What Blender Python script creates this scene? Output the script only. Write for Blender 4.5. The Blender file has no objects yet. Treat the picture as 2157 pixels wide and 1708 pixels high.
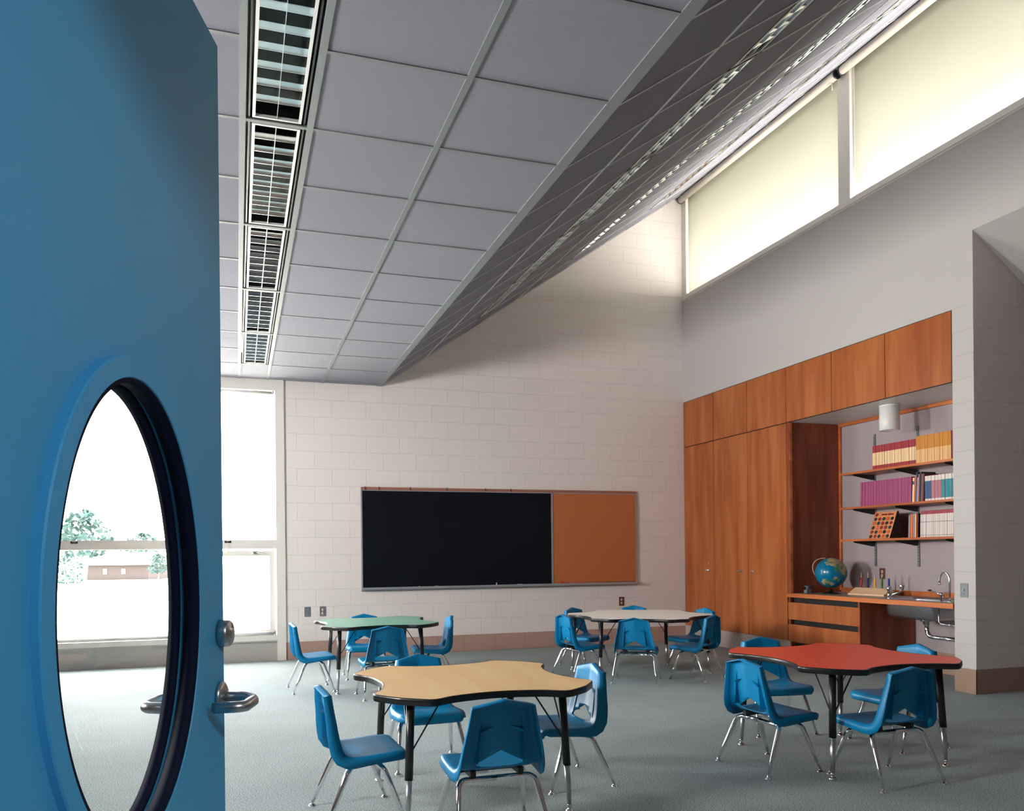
import bpy, bmesh, math, random
from mathutils import Vector, Matrix
random.seed(7)
PI = math.pi
SC = bpy.context.scene
COL = SC.collection

# ------------------------------------------------------------------ camera
FPX, PX, PY, W, H = 1658.9, 1027.4, 1169.6, 2157.0, 1708.0
cam = bpy.data.cameras.new('camera')
cam.sensor_fit = 'HORIZONTAL'; cam.sensor_width = 36
cam.lens = FPX / W * 36
cam.shift_x = (W/2 - PX) / W
cam.shift_y = (PY - H/2) / W
cam.clip_start = .02; cam.clip_end = 600
co = bpy.data.objects.new('camera', cam); COL.objects.link(co)
CAM = Vector((-5.833, -9.449, 1.202)); YAW = .308
co.location = CAM
co.rotation_euler = (Matrix.Rotation(-YAW, 3, 'Z') @ Matrix.Rotation(PI/2 - .001, 3, 'X') @ Matrix.Rotation(-.0101, 3, 'Z')).to_euler()
SC.camera = co
# ------------------------------------------------------------------ world, sun, lights, exposure
wd = bpy.data.worlds.new('sky'); SC.world = wd; wd.use_nodes = True
bg = wd.node_tree.nodes['Background']
bg.inputs[0].default_value = (1.0, .975, .94, 1); bg.inputs[1].default_value = 10.5
def lamp(name, kind, loc, direction, energy, color=(1, 1, 1), size=None, size_y=None, angle=None):
    l = bpy.data.lights.new(name, kind); l.energy = energy; l.color = color
    if kind == 'AREA':
        l.shape = 'RECTANGLE'; l.size = size; l.size_y = size_y or size
    if angle is not None: l.angle = angle
    o = bpy.data.objects.new(name, l); COL.objects.link(o); o.location = loc
    o.rotation_euler = Vector(direction).to_track_quat('-Z', 'Y').to_euler()
    return o
lamp('sun', 'SUN', (0, -20, 30), (.12, -.04, -1.0), 20.0, (1, .98, .96), angle=.02)
for ly, e in ((-6.3, 52), (-3.2, 98)):
    l = lamp('added_side_lamp', 'AREA', (-8.9, ly, 2.1), (1, .0, -.05), e, (1, .97, .94), .7, .7); l.data.spread = math.radians(125)  # unseen strobe-like lamps, added behind openings in the left wall
for cy_, cl in ((-1.75, 2.1), (-4.6, 2.9), (-7.53, 2.4)):
    lamp('added_sill_fill', 'AREA', (.020, cy_, 4.684), (-.80, 0, .60), 16*cl, (1, .95, .86), cl, .03)  # lamps added behind the sill lip to brighten the slope and upper wall
lamp('added_corridor_fill', 'AREA', (-4.9, -10.4, 2.5), (0, .15, -1), 22, (.86, .94, 1), .9, .5)  # unseen fill light added for the near face of the door
SC.view_settings.view_transform = 'Standard'; SC.view_settings.look = 'None'
SC.view_settings.exposure = 0.88; SC.view_settings.gamma = 1; SC.view_settings.use_curve_mapping = False
SC.cycles.use_denoising = True
SC.cycles.max_bounces = 10; SC.cycles.diffuse_bounces = 5; SC.cycles.transparent_max_bounces = 16
SC.cycles.sample_clamp_indirect = 6; SC.cycles.caustics_reflective = False; SC.cycles.caustics_refractive = False

# ------------------------------------------------------------------ materials
def srgb(r, g, b):
    f = lambda c: (c/255/12.92) if c/255 <= .04045 else ((c/255+.055)/1.055)**2.4
    return (f(r), f(g), f(b), 1)
class NT:
    def __init__(s, m): s.t = m.node_tree; s.n = s.t.nodes; s.l = s.t.links
    def add(s, k, **kw):
        n = s.n.new(k)
        for a, v in kw.items():
            if a.startswith('i_'):
                key = a[2:]; key = int(key) if key.isdigit() else key
                n.inputs[key].default_value = v
            else: setattr(n, a, v)
        return n
    def link(s, a, b): s.l.new(a, b)
MATS = {}
def pmat(name, col, rough=.6, metal=0.0, spec=.5, noise=None, bump=None):
    m = bpy.data.materials.new(name); m.use_nodes = True; t = NT(m)
    b = t.n['Principled BSDF']; b.inputs['Roughness'].default_value = rough
    b.inputs['Metallic'].default_value = metal; b.inputs['Specular IOR Level'].default_value = spec
    b.inputs['Base Color'].default_value = col
    if noise or bump:
        tc = t.add('ShaderNodeTexCoord')
    if noise:
        sc, amt = noise
        n = t.add('ShaderNodeTexNoise', i_Scale=sc, i_Detail=4.0); t.link(tc.outputs['Object'], n.inputs['Vector'])
        mx = t.add('ShaderNodeMix', data_type='RGBA')
        mx.inputs[6].default_value = tuple(c*(1-amt) for c in col[:3])+(1,)
        mx.inputs[7].default_value = tuple(min(1, c*(1+amt)) for c in col[:3])+(1,)
        t.link(n.outputs['Fac'], mx.inputs[0]); t.link(mx.outputs[2], b.inputs['Base Color'])
    if bump:
        sc, st = bump
        n = t.add('ShaderNodeTexNoise', i_Scale=sc, i_Detail=3.0); t.link(tc.outputs['Object'], n.inputs['Vector'])
        bp = t.add('ShaderNodeBump', i_Strength=st, i_Distance=.002); t.link(n.outputs['Fac'], bp.inputs['Height'])
        t.link(bp.outputs[0], b.inputs['Normal'])
    MATS[name] = m
    return m
def block_mat(name, col, axes, off, jcol=.93, bumpd=.004):
    """running bond concrete block; axes = which world axis runs along the wall"""
    m = pmat(name, col, .75, spec=.25); t = NT(m); b = t.n['Principled BSDF']
    geo = t.add('ShaderNodeNewGeometry'); sx = t.add('ShaderNodeSeparateXYZ'); t.link(geo.outputs['Position'], sx.inputs[0])
    ad = t.add('ShaderNodeMath', operation='ADD', i_1=off + 40.64); t.link(sx.outputs[axes], ad.inputs[0])
    az = t.add('ShaderNodeMath', operation='ADD', i_1=.2032*10); t.link(sx.outputs['Z'], az.inputs[0])
    cb = t.add('ShaderNodeCombineXYZ'); t.link(ad.outputs[0], cb.inputs[0]); t.link(az.outputs[0], cb.inputs[1])
    br = t.add('ShaderNodeTexBrick', offset=.5, squash=1.0)
    br.inputs['Scale'].default_value = 1; br.inputs['Mortar Size'].default_value = .0045; br.inputs['Mortar Smooth'].default_value = .6
    br.inputs['Brick Width'].default_value = .4064; br.inputs['Row Height'].default_value = .2032
    br.inputs['Color1'].default_value = col
    br.inputs['Color2'].default_value = tuple(c*.985 for c in col[:3])+(1,)
    br.inputs['Mortar'].default_value = tuple(c*jcol for c in col[:3])+(1,)
    t.link(cb.outputs[0], br.inputs['Vector']); t.link(br.outputs['Color'], b.inputs['Base Color'])
    n = t.add('ShaderNodeTexNoise', i_Scale=45.0, i_Detail=4.0); t.link(geo.outputs['Position'], n.inputs['Vector'])
    b1 = t.add('ShaderNodeBump', i_Strength=.25, i_Distance=.003); t.link(n.outputs['Fac'], b1.inputs['Height'])
    b2 = t.add('ShaderNodeBump', i_Strength=.55, i_Distance=bumpd, invert=True); t.link(br.outputs['Fac'], b2.inputs['Height'])
    t.link(b1.outputs[0], b2.inputs['Normal']); t.link(b2.outputs[0], b.inputs['Normal'])
    return m
def wood_mat(name, c1, c2, c3, rough=.38, axis='Z', amt=1.0):
    m = pmat(name, c2, rough, spec=.4); t = NT(m); b = t.n['Principled BSDF']
    geo = t.add('ShaderNodeTexCoord'); oi = t.add('ShaderNodeObjectInfo')
    mul = t.add('ShaderNodeVectorMath', operation='SCALE'); mul.inputs['Scale'].default_value = 37.0
    cx = t.add('ShaderNodeCombineXYZ'); t.link(oi.outputs['Random'], cx.inputs[0]); t.link(oi.outputs['Random'], cx.inputs[1]); t.link(oi.outputs['Random'], cx.inputs[2])
    t.link(cx.outputs[0], mul.inputs[0])
    av = t.add('ShaderNodeVectorMath', operation='ADD'); t.link(geo.outputs['Object'], av.inputs[0]); t.link(mul.outputs[0], av.inputs[1])
    mp = t.add('ShaderNodeMapping'); mp.inputs['Scale'].default_value = (7, 7, .8) if axis == 'Z' else (7, .8, 7)
    t.link(av.outputs[0], mp.inputs[0])
    n1 = t.add('ShaderNodeTexNoise', i_Scale=1.0, i_Detail=3.0, i_Roughness=.5, i_Distortion=.35); t.link(mp.outputs[0], n1.inputs['Vector'])
    mp2 = t.add('ShaderNodeMapping'); mp2.inputs['Scale'].default_value = (60, 60, 2.0) if axis == 'Z' else (60, 2, 60)
    t.link(av.outputs[0], mp2.inputs[0])
    n2 = t.add('ShaderNodeTexNoise', i_Scale=1.0, i_Detail=3.0); t.link(mp2.outputs[0], n2.inputs['Vector'])
    ma = t.add('ShaderNodeMath', operation='MULTIPLY_ADD', i_1=.22, i_2=-.11); t.link(n2.outputs['Fac'], ma.inputs[0])
    sm = t.add('ShaderNodeMath', operation='ADD'); t.link(n1.outputs['Fac'], sm.inputs[0]); t.link(ma.outputs[0], sm.inputs[1])
    cr = t.add('ShaderNodeValToRGB'); cr.color_ramp.elements[0].position = .34; cr.color_ramp.elements[0].color = c1
    cr.color_ramp.elements[1].position = .66; cr.color_ramp.elements[1].color = c3
    e = cr.color_ramp.elements.new(.5); e.color = c2
    t.link(sm.outputs[0], cr.inputs[0]); t.link(cr.outputs[0], b.inputs['Base Color'])
    return m
def glass_mat(name, tint=(1, 1, 1, 1), refl=1.0):
    m = bpy.data.materials.new(name); m.use_nodes = True; t = NT(m)
    t.n.remove(t.n['Principled BSDF'])
    tr = t.add('ShaderNodeBsdfTransparent', i_0=tint); gl = t.add('ShaderNodeBsdfGlossy'); gl.inputs['Roughness'].default_value = .01
    fr = t.add('ShaderNodeFresnel', i_IOR=1.45); mu = t.add('ShaderNodeMath', operation='MULTIPLY', i_1=refl); t.link(fr.outputs[0], mu.inputs[0])
    ge = t.add('ShaderNodeNewGeometry'); iv = t.add('ShaderNodeMath', operation='SUBTRACT', i_0=1.0); t.link(ge.outputs['Backfacing'], iv.inputs[1])
    m2 = t.add('ShaderNodeMath', operation='MULTIPLY'); t.link(mu.outputs[0], m2.inputs[0]); t.link(iv.outputs[0], m2.inputs[1])
    mx = t.add('ShaderNodeMixShader'); t.link(m2.outputs[0], mx.inputs[0]); t.link(tr.outputs[0], mx.inputs[1]); t.link(gl.outputs[0], mx.inputs[2])
    t.link(mx.outputs[0], t.n['Material Output'].inputs[0]); MATS[name] = m
    return m
def fabric_shade_mat(name, col, see=.4):
    m = bpy.data.materials.new(name); m.use_nodes = True; t = NT(m)
    t.n.remove(t.n['Principled BSDF'])
    tr = t.add('ShaderNodeBsdfTransparent'); tl = t.add('ShaderNodeBsdfTranslucent', i_0=col); df = t.add('ShaderNodeBsdfDiffuse', i_0=col)
    m1 = t.add('ShaderNodeMixShader', i_0=.35); t.link(tl.outputs[0], m1.inputs[1]); t.link(df.outputs[0], m1.inputs[2])
    m2 = t.add('ShaderNodeMixShader', i_0=1-see); t.link(tr.outputs[0], m2.inputs[1]); t.link(m1.outputs[0], m2.inputs[2])
    t.link(m2.outputs[0], t.n['Material Output'].inputs[0]); MATS[name] = m
    return m
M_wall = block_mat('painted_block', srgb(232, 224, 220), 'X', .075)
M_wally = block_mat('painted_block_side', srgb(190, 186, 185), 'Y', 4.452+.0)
M_alc = block_mat('painted_block_alcove', srgb(216, 208, 208), 'X', .12)
M_base = block_mat('base_block', srgb(182, 150, 138), 'X', .10, .85)
M_base2 = pmat('base_block_tan', srgb(150, 124, 106), .7, noise=(6, .06))
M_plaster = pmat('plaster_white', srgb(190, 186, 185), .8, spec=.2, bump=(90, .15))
M_far = pmat('unseen_dark_wall', srgb(112, 100, 96), .9, spec=.1)  # unseen walls, darkened to weaken the bounce light near the viewer
M_recess = pmat('recess_wall_paint', srgb(166, 154, 158), .7, spec=.2, bump=(80, .12))
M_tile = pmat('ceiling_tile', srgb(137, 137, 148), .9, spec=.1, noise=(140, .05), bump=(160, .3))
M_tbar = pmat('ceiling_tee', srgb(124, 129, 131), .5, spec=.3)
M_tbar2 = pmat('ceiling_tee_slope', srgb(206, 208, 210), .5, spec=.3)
M_carpet = pmat('carpet', srgb(112, 122, 120), .95, spec=.05)
t = NT(M_carpet); tc = t.add('ShaderNodeTexCoord'); b = t.n['Principled BSDF']
n1 = t.add('ShaderNodeTexNoise', i_Scale=170.0, i_Detail=3.0); n2 = t.add('ShaderNodeTexNoise', i_Scale=1.6, i_Detail=3.0)
t.link(tc.outputs['Object'], n1.inputs['Vector']); t.link(tc.outputs['Object'], n2.inputs['Vector'])
cr = t.add('ShaderNodeValToRGB'); cr.color_ramp.elements[0].position = .36; cr.color_ramp.elements[1].position = .64
cr.color_ramp.elements[0].color = srgb(108, 122, 124); cr.color_ramp.elements[1].color = srgb(196, 208, 208)
mx = t.add('ShaderNodeMix', data_type='RGBA', blend_type='MULTIPLY', i_0=.25)
t.link(n1.outputs['Fac'], cr.inputs[0]); t.link(cr.outputs[0], mx.inputs[6]); t.link(n2.outputs['Fac'], mx.inputs[7]); t.link(mx.outputs[2], b.inputs['Base Color'])
bp = t.add('ShaderNodeBump', i_Strength=.5, i_Distance=.004); t.link(n1.outputs['Fac'], bp.inputs['Height']); t.link(bp.outputs[0], b.inputs['Normal'])
M_frame = pmat('window_frame_paint', srgb(228, 224, 216), .45)
M_panel = pmat('window_panel_paint', srgb(176, 172, 166), .5)
M_glass = glass_mat('window_glass')
M_shade = fabric_shade_mat('sheer_shade_fabric', (.44, .43, .385, 1), .065)
M_roll = pmat('roller_tube', srgb(206, 198, 186), .5)
M_blue = pmat('blue_door_paint', srgb(76, 170, 220), .45, spec=.3, noise=(2, .03))
M_blued = pmat('blue_reveal_paint', srgb(30, 60, 96), .35)
M_gasket = pmat('glazing_gasket', srgb(12, 20, 46), .7, spec=.15)
M_chrome = pmat('chrome', (.82, .82, .84, 1), .09, 1.0)
M_brushed = pmat('brushed_steel', (.52, .54, .56, 1), .32, 1.0)
M_alum = pmat('aluminium', srgb(186, 190, 194), .35, .6)
M_black = pmat('black_metal', srgb(22, 22, 24), .35)
M_blackrub = pmat('black_edge_rubber', srgb(18, 18, 20), .28)
M_plastic = pmat('blue_chair_plastic', srgb(2, 118, 166), .38, spec=.3)
M_wood = wood_mat('orange_plywood', srgb(150, 78, 38), srgb(166, 92, 46), srgb(178, 106, 58))
M_woodd = wood_mat('dark_plywood', srgb(112, 50, 30), srgb(134, 64, 38), srgb(150, 80, 48))
M_woodh = wood_mat('orange_wood_trim', srgb(168, 90, 46), srgb(190, 106, 56), srgb(204, 122, 70), axis='Y')
M_birch = wood_mat('light_wood', srgb(214, 176, 138), srgb(226, 190, 152), srgb(232, 200, 164), axis='Y')
M_maple = wood_mat('maple_laminate', srgb(226, 188, 134), srgb(230, 193, 140), srgb(235, 200, 148), .3, axis='Y')
M_red = pmat('red_laminate', srgb(236, 80, 56), .35, noise=(8, .05))
M_green = pmat('green_laminate', srgb(118, 164, 146), .35, noise=(8, .05))
M_white = pmat('white_laminate', srgb(242, 240, 234), .45, spec=.25)
M_counter = pmat('grey_laminate', srgb(150, 140, 130), .35)
M_board = pmat('chalkboard_slate', srgb(14, 18, 28), .7, spec=.12, noise=(3, .15))
M_cork = pmat('tan_cork', srgb(188, 110, 64), .9, noise=(120, .12), bump=(200, .4))
M_rail = pmat('map_rail_cork', srgb(156, 104, 86), .8, noise=(90, .1))
M_dark = pmat('shadow_gap', srgb(18, 16, 16), .7)
M_whitemet = pmat('white_metal', srgb(226, 226, 224), .35)
M_plate = pmat('steel_plate', srgb(118, 122, 128), .45, .2)
M_brown = pmat('brown_plate', srgb(98, 58, 46), .4)
M_ivory = pmat('ivory_plastic', srgb(206, 190, 180), .4)
M_mirror = pmat('mirror_louver', (.80, .84, .84, 1), .13, 1.0)
M_trough = pmat('dark_trough', srgb(16, 22, 24), .35, .2)
M_page = pmat('book_pages', srgb(226, 214, 194), .8)
M_grass = pmat('lawn', srgb(188, 188, 176), .9, noise=(.4, .05))
M_leaf = pmat('tree_leaves', srgb(36, 64, 62), .8, noise=(3, .3))
M_brick = pmat('house_brick', srgb(52, 46, 46), .85, noise=(9, .05))
M_siding = pmat('house_siding', srgb(84, 84, 80), .8)

# ------------------------------------------------------------------ mesh helpers
def B(): return bmesh.new()
def add_box(bm, x0, x1, y0, y1, z0, z1, mat=0, bev=0, M=None):
    v = [bm.verts.new((x, y, z)) for x in (x0, x1) for y in (y0, y1) for z in (z0, z1)]
    fs = []
    for q in ((0,1,3,2), (4,6,7,5), (0,4,5,1), (2,3,7,6), (0,2,6,4), (1,5,7,3)):
        f = bm.faces.new([v[i] for i in q]); f.material_index = mat; fs.append(f)
    if bev:
        es = list({e for f in fs for e in f.edges})
        r = bmesh.ops.bevel(bm, geom=es, offset=bev, segments=2, affect='EDGES', profile=.5)
        for f in r['faces']: f.material_index = mat
        v = list({vv for f in r['faces'] for vv in f.verts} | {vv for vv in v if vv.is_valid})
    if M is not None: bmesh.ops.transform(bm, matrix=M, verts=[q for q in v if q.is_valid])
    return v
def frame_at(d):
    d = Vector(d).normalized(); a = Vector((0, 0, 1)) if abs(d.z) < .9 else Vector((1, 0, 0))
    x = d.cross(a).normalized(); return x, d.cross(x).normalized()
def add_tube(bm, pts, r, n=10, mat=0, caps=True, sx=1.0, sy=1.0):
    pts = [Vector(p) for p in pts]; rs = r if isinstance(r, (list, tuple)) else [r]*len(pts)
    rings = []; x = None
    for i, p in enumerate(pts):
        d = (pts[min(i+1, len(pts)-1)] - pts[max(i-1, 0)]).normalized()
        if x is None: x, y = frame_at(d)
        else:
            x = (x - d*x.dot(d)).normalized(); y = d.cross(x)
        rings.append([bm.verts.new(p + (x*math.cos(2*PI*k/n)*sx + y*math.sin(2*PI*k/n)*sy)*rs[i]) for k in range(n)])
    for a, b2 in zip(rings, rings[1:]):
        for k in range(n):
            f = bm.faces.new((a[k], a[(k+1) % n], b2[(k+1) % n], b2[k])); f.smooth = True; f.material_index = mat
    if caps:
        for rr in (rings[0][::-1], rings[-1]):
            f = bm.faces.new(rr); f.material_index = mat
def add_lathe(bm, prof, n=20, c=(0, 0, 0), axis='Z', mat=0, closed=False, a0=0, a1=2*PI):
    c = Vector(c); rings = []
    full = abs(a1-a0-2*PI) < 1e-6; m = n if full else n+1
    for (r, h) in prof:
        ring = []
        for k in range(m):
            a = a0 + (a1-a0)*k/n
            p = (r*math.cos(a), r*math.sin(a), h)
            if axis == 'X': p = (h, p[0], p[1])
            if axis == 'Y': p = (p[0], h, p[1])
            ring.append(bm.verts.new(c + Vector(p)))
        rings.append(ring)
    for a, b2 in zip(rings, rings[1:]):
        for k in range(n if full else n):
            q = (a[k], a[(k+1) % m], b2[(k+1) % m], b2[k])
            f = bm.faces.new(q); f.smooth = True; f.material_index = mat
    for rr, rad in ((rings[0], prof[0][0]), (rings[-1], prof[-1][0])):
        if rad > 1e-5 and full and not closed:
            f = bm.faces.new(rr); f.material_index = mat
    return rings
def add_prism(bm, pts, z0, z1, mat=0, mat_side=None, smooth=False):
    a = [bm.verts.new((x, y, z0)) for x, y in pts]; b2 = [bm.verts.new((x, y, z1)) for x, y in pts]
    f = bm.faces.new(a[::-1]); f.material_index = mat
    f = bm.faces.new(b2); f.material_index = mat
    n = len(pts)
    for i in range(n):
        f = bm.faces.new((a[i], a[(i+1) % n], b2[(i+1) % n], b2[i])); f.material_index = mat if mat_side is None else mat_side; f.smooth = smooth
def obj(name, bm, mats, parent=None, **props):
    bmesh.ops.remove_doubles(bm, verts=bm.verts, dist=1e-6)
    bmesh.ops.recalc_face_normals(bm, faces=bm.faces)
    me = bpy.data.meshes.new(name); bm.to_mesh(me); bm.free()
    for m in (mats if isinstance(mats, (list, tuple)) else [mats]): me.materials.append(m)
    o = bpy.data.objects.new(name, me); COL.objects.link(o)
    if parent is not None: o.parent = parent
    for k, v in props.items(): o[k] = v
    return o
def tag(o, label, cat, group=None, kind=None):
    o['label'] = label; o['category'] = cat
    if group: o['group'] = group
    if kind: o['kind'] = kind
    return o
def thing(name, label, cat, loc=(0, 0, 0), rz=0, group=None, kind=None):
    o = bpy.data.objects.new(name, None); COL.objects.link(o); o.location = loc; o.rotation_euler = (0, 0, rz)
    o.empty_display_size = .1
    return tag(o, label, cat, group, kind)
def struct(name, bm, mats): 
    o = obj(name, bm, mats); o['kind'] = 'structure'; return o
KIDS = {}
def dup(o, parent=None):
    c = o.copy(); COL.objects.link(c)
    if parent is not None: c.parent = parent
    for ch in list(o.children): dup(ch, c)
    return c
def box_obj(name, x0, x1, y0, y1, z0, z1, mat, parent=None, bev=0):
    bm = B(); add_box(bm, x0, x1, y0, y1, z0, z1, bev=bev); return obj(name, bm, mat, parent)

# ------------------------------------------------------------------ the room shell
C = .2032
XL, YF = -8.6, -8.96            # left wall, front wall (with the doorway)
XB, ZC, ZT = -4.148, 3.251, 6.085   # ceiling bend, flat ceiling height, top of slope at x=0
SL = (ZT - ZC) / (-XB); ANG = math.atan(SL); LS = math.hypot(ZT-ZC, XB)
bm = B(); add_box(bm, XL-.2, 2.3, -13.0, .2, -.1, 0); struct('floor', bm, M_carpet)
# back wall
bm = B(); add_prism(bm, [(0, 0), (1, 0), (1, 1), (0, 1)], 0, 1)
bm.free(); bm = B()
pts = [(-5.30, 0), (.9, 0), (.9, 3.4), (.2, 3.4), (.2, ZT+.35), (-4.3, ZC+.35), (-5.30, ZC+.35)]
a = [bm.verts.new((x, 0, z)) for x, z in pts]; b2 = [bm.verts.new((x, .2, z)) for x, z in pts]
bm.faces.new(a); bm.faces.new(b2[::-1])
for i in range(7): bm.faces.new((a[i], b2[i], b2[(i+1) % 7], a[(i+1) % 7]))
struct('wall_back', bm, M_wall)
bm = B(); add_box(bm, -5.30, -.001, -.004, .001, 0, C); struct('baseboard_back', bm, M_base)
# right wall: plaster above the cabinets, header over the alcove, clerestory sill
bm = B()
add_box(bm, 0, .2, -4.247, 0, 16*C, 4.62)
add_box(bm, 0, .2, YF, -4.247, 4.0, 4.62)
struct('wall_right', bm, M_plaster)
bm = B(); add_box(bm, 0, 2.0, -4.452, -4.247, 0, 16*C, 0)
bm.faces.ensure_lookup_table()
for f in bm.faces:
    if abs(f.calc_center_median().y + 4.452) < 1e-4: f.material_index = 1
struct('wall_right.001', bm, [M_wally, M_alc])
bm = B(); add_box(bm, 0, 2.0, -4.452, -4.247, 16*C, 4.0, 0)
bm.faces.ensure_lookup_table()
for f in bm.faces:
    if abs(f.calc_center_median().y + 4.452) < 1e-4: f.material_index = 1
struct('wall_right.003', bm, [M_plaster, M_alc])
bm = B(); add_box(bm, .70, .85, -4.247, .0, 0, 16*C); struct('wall_right.002', bm, M_recess)
bm = B(); add_box(bm, 2.0, 2.2, YF-.2, -4.2, 0, 3.9); struct('wall_alcove', bm, M_far)
bm = B()
v = [(0, 3.854), (.352*1.6, 3.854-.248*1.6), (2.0, 3.854-.248*1.6), (2.0, 4.0), (0.0, 4.0)]
a = [bm.verts.new((x, YF, z)) for x, z in v]; b2 = [bm.verts.new((x, -4.452, z)) for x, z in v]
bm.faces.new(a); bm.faces.new(b2[::-1])
for i in range(5): bm.faces.new((a[i], b2[i], b2[(i+1) % 5], a[(i+1) % 5]))
struct('ceiling.002', bm, M_plaster)
bm = B()
add_box(bm, -.004, .001, -4.456, -4.247, 0, C); add_box(bm, -.004, 2.0, -4.456, -4.451, 0, C)
struct('baseboard_right', bm, M_base2)
bm = B(); add_box(bm, .692, .701, -4.247, 0, 0, C); struct('baseboard_right.001', bm, M_base2)
# unseen left wall with two openings added for the side lamps, front wall with the doorway, corridor
bm = B()
for y0, y1 in ((YF, -6.75), (-5.85, -3.35), (-2.45, .2)): add_box(bm, XL-.2, XL, y0, y1, 0, ZC)
for y0, y1 in ((-6.75, -5.85), (-3.35, -2.45)): add_box(bm, XL-.2, XL, y0, y1, 0, 1.65); add_box(bm, XL-.2, XL, y0, y1, 2.55, ZC)
struct('wall_left', bm, M_far)
DX0, DX1, DH = -6.19, -5.10, 2.15
bm = B()
add_box(bm, XL-.2, DX0, YF-.12, YF, 0, ZC+.2); add_box(bm, DX1, 2.2, YF-.12, YF, 0, 6.4); add_box(bm, DX0, DX1, YF-.12, YF, DH, 6.4)
add_box(bm, XB, DX0, YF-.12, YF, ZC+.2, 6.4)
struct('wall_front', bm, M_far)
bm = B(); add_box(bm, XL-.2, 2.2, -13.0, -12.9, 0, 2.7); add_box(bm, XL-.2, XL, -12.9, YF-.12, 0, 2.7); add_box(bm, 2.1, 2.2, -12.9, YF-.12, 0, 2.7)
struct('wall_corridor', bm, M_far)
bm = B(); add_box(bm, XL-.2, 2.2, -13.0, YF-.12, 2.7, 2.8); struct('ceiling.003', bm, M_plaster)

# ceilings (openings are left for the light fixtures)
FX0, FX1 = -5.775, -5.495
FY1, FL = -.725, 1.2192
NF = 6; FY0 = FY1 - NF*FL
bm = B()
add_box(bm, XL-.2, FX0, YF, .2, ZC, ZC+.12); add_box(bm, FX1, XB, YF, .0, ZC, ZC+.12)
add_box(bm, FX1, -5.30, 0, .2, ZC, ZC+.12)
add_box(bm, FX0, FX1, FY1, .2, ZC, ZC+.12); add_box(bm, FX0, FX1, YF, FY0, ZC, ZC+.12)
struct('ceiling', bm, M_tile)
MS = Matrix.Translation((XB, 0, ZC)) @ Matrix.Rotation(-ANG, 4, 'Y')   # local x runs up the slope
sx = lambda X: (X - XB) / math.cos(ANG)
ROWS = [(sx(-3.16), sx(-2.91)), (sx(-1.985), sx(-1.735)), (sx(-.915), sx(-.665))]
bm = B(); e0 = 0
for (r0, r1) in ROWS:
    add_box(bm, e0, r0, YF, 0, 0, .12, M=MS)
    add_box(bm, r0, r1, FY1, 0, 0, .12, M=MS); add_box(bm, r0, r1, YF, FY0, 0, .12, M=MS); e0 = r1
add_box(bm, e0, LS+.25, YF, 0, 0, .12, M=MS)
struct('ceiling.001', bm, M_tile)
bm = B()
add_box(bm, XL-.4, XB-.2, -13.2, .3, ZC+.5, ZC+.6)
for X0_, X1_ in ((XB-.2, .25),):
    v = [(X0_, ZC+.5), (X1_, ZC+.5+(X1_-X0_)*SL), (X1_, ZC+.6+(X1_-X0_)*SL), (X0_, ZC+.6)]
    a = [bm.verts.new((x, -13.2, z)) for x, z in v]; b2 = [bm.verts.new((x, .3, z)) for x, z in v]
    bm.faces.new(a); bm.faces.new(b2[::-1])
    for i in range(4): bm.faces.new((a[i], b2[i], b2[(i+1) % 4], a[(i+1) % 4]))
add_box(bm, .2, 2.4, YF-4.3, -4.2, 4.01, 4.1)
struct('roof', bm, M_siding)  # unseen slab added to stop sun leaking through gaps around the fixtures
YG = [FY1 + .6096 - .6096*k for k in range(0, 15)]
bm = B()
for x in (-4.86, -5.48, -5.79, -6.40, -7.01, -7.62, -8.23):
    add_box(bm, x-.015, x+.015, YF, 0, ZC-.006, ZC)
add_box(bm, XB-.062, XB-.002, YF, 0, ZC-.006, ZC)
for y in YG:
    if y < 0: add_box(bm, XL, FX0, y-.010, y+.010, ZC-.005, ZC); add_box(bm, FX1, XB-.062, y-.010, y+.010, ZC-.005, ZC)
for k in range(NF+1):
    y = FY1 - k*FL; add_box(bm, FX0, FX1, y-.012, y+.012, ZC-.005, ZC+.004)
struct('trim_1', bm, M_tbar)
bm = B()
for X in (-3.62, -2.43, -1.25, -.30):
    add_box(bm, sx(X)-.010, sx(X)+.010, YF, 0, -.005, 0, M=MS)
for y in YG:
    if y < 0:
        e0 = .0
        for (r0, r1) in ROWS + [(LS-.02, 0)]:
            add_box(bm, e0, r0, y-.009, y+.009, -.004, 0, M=MS); e0 = r1
struct('trim_2', bm, M_tbar2)

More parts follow.
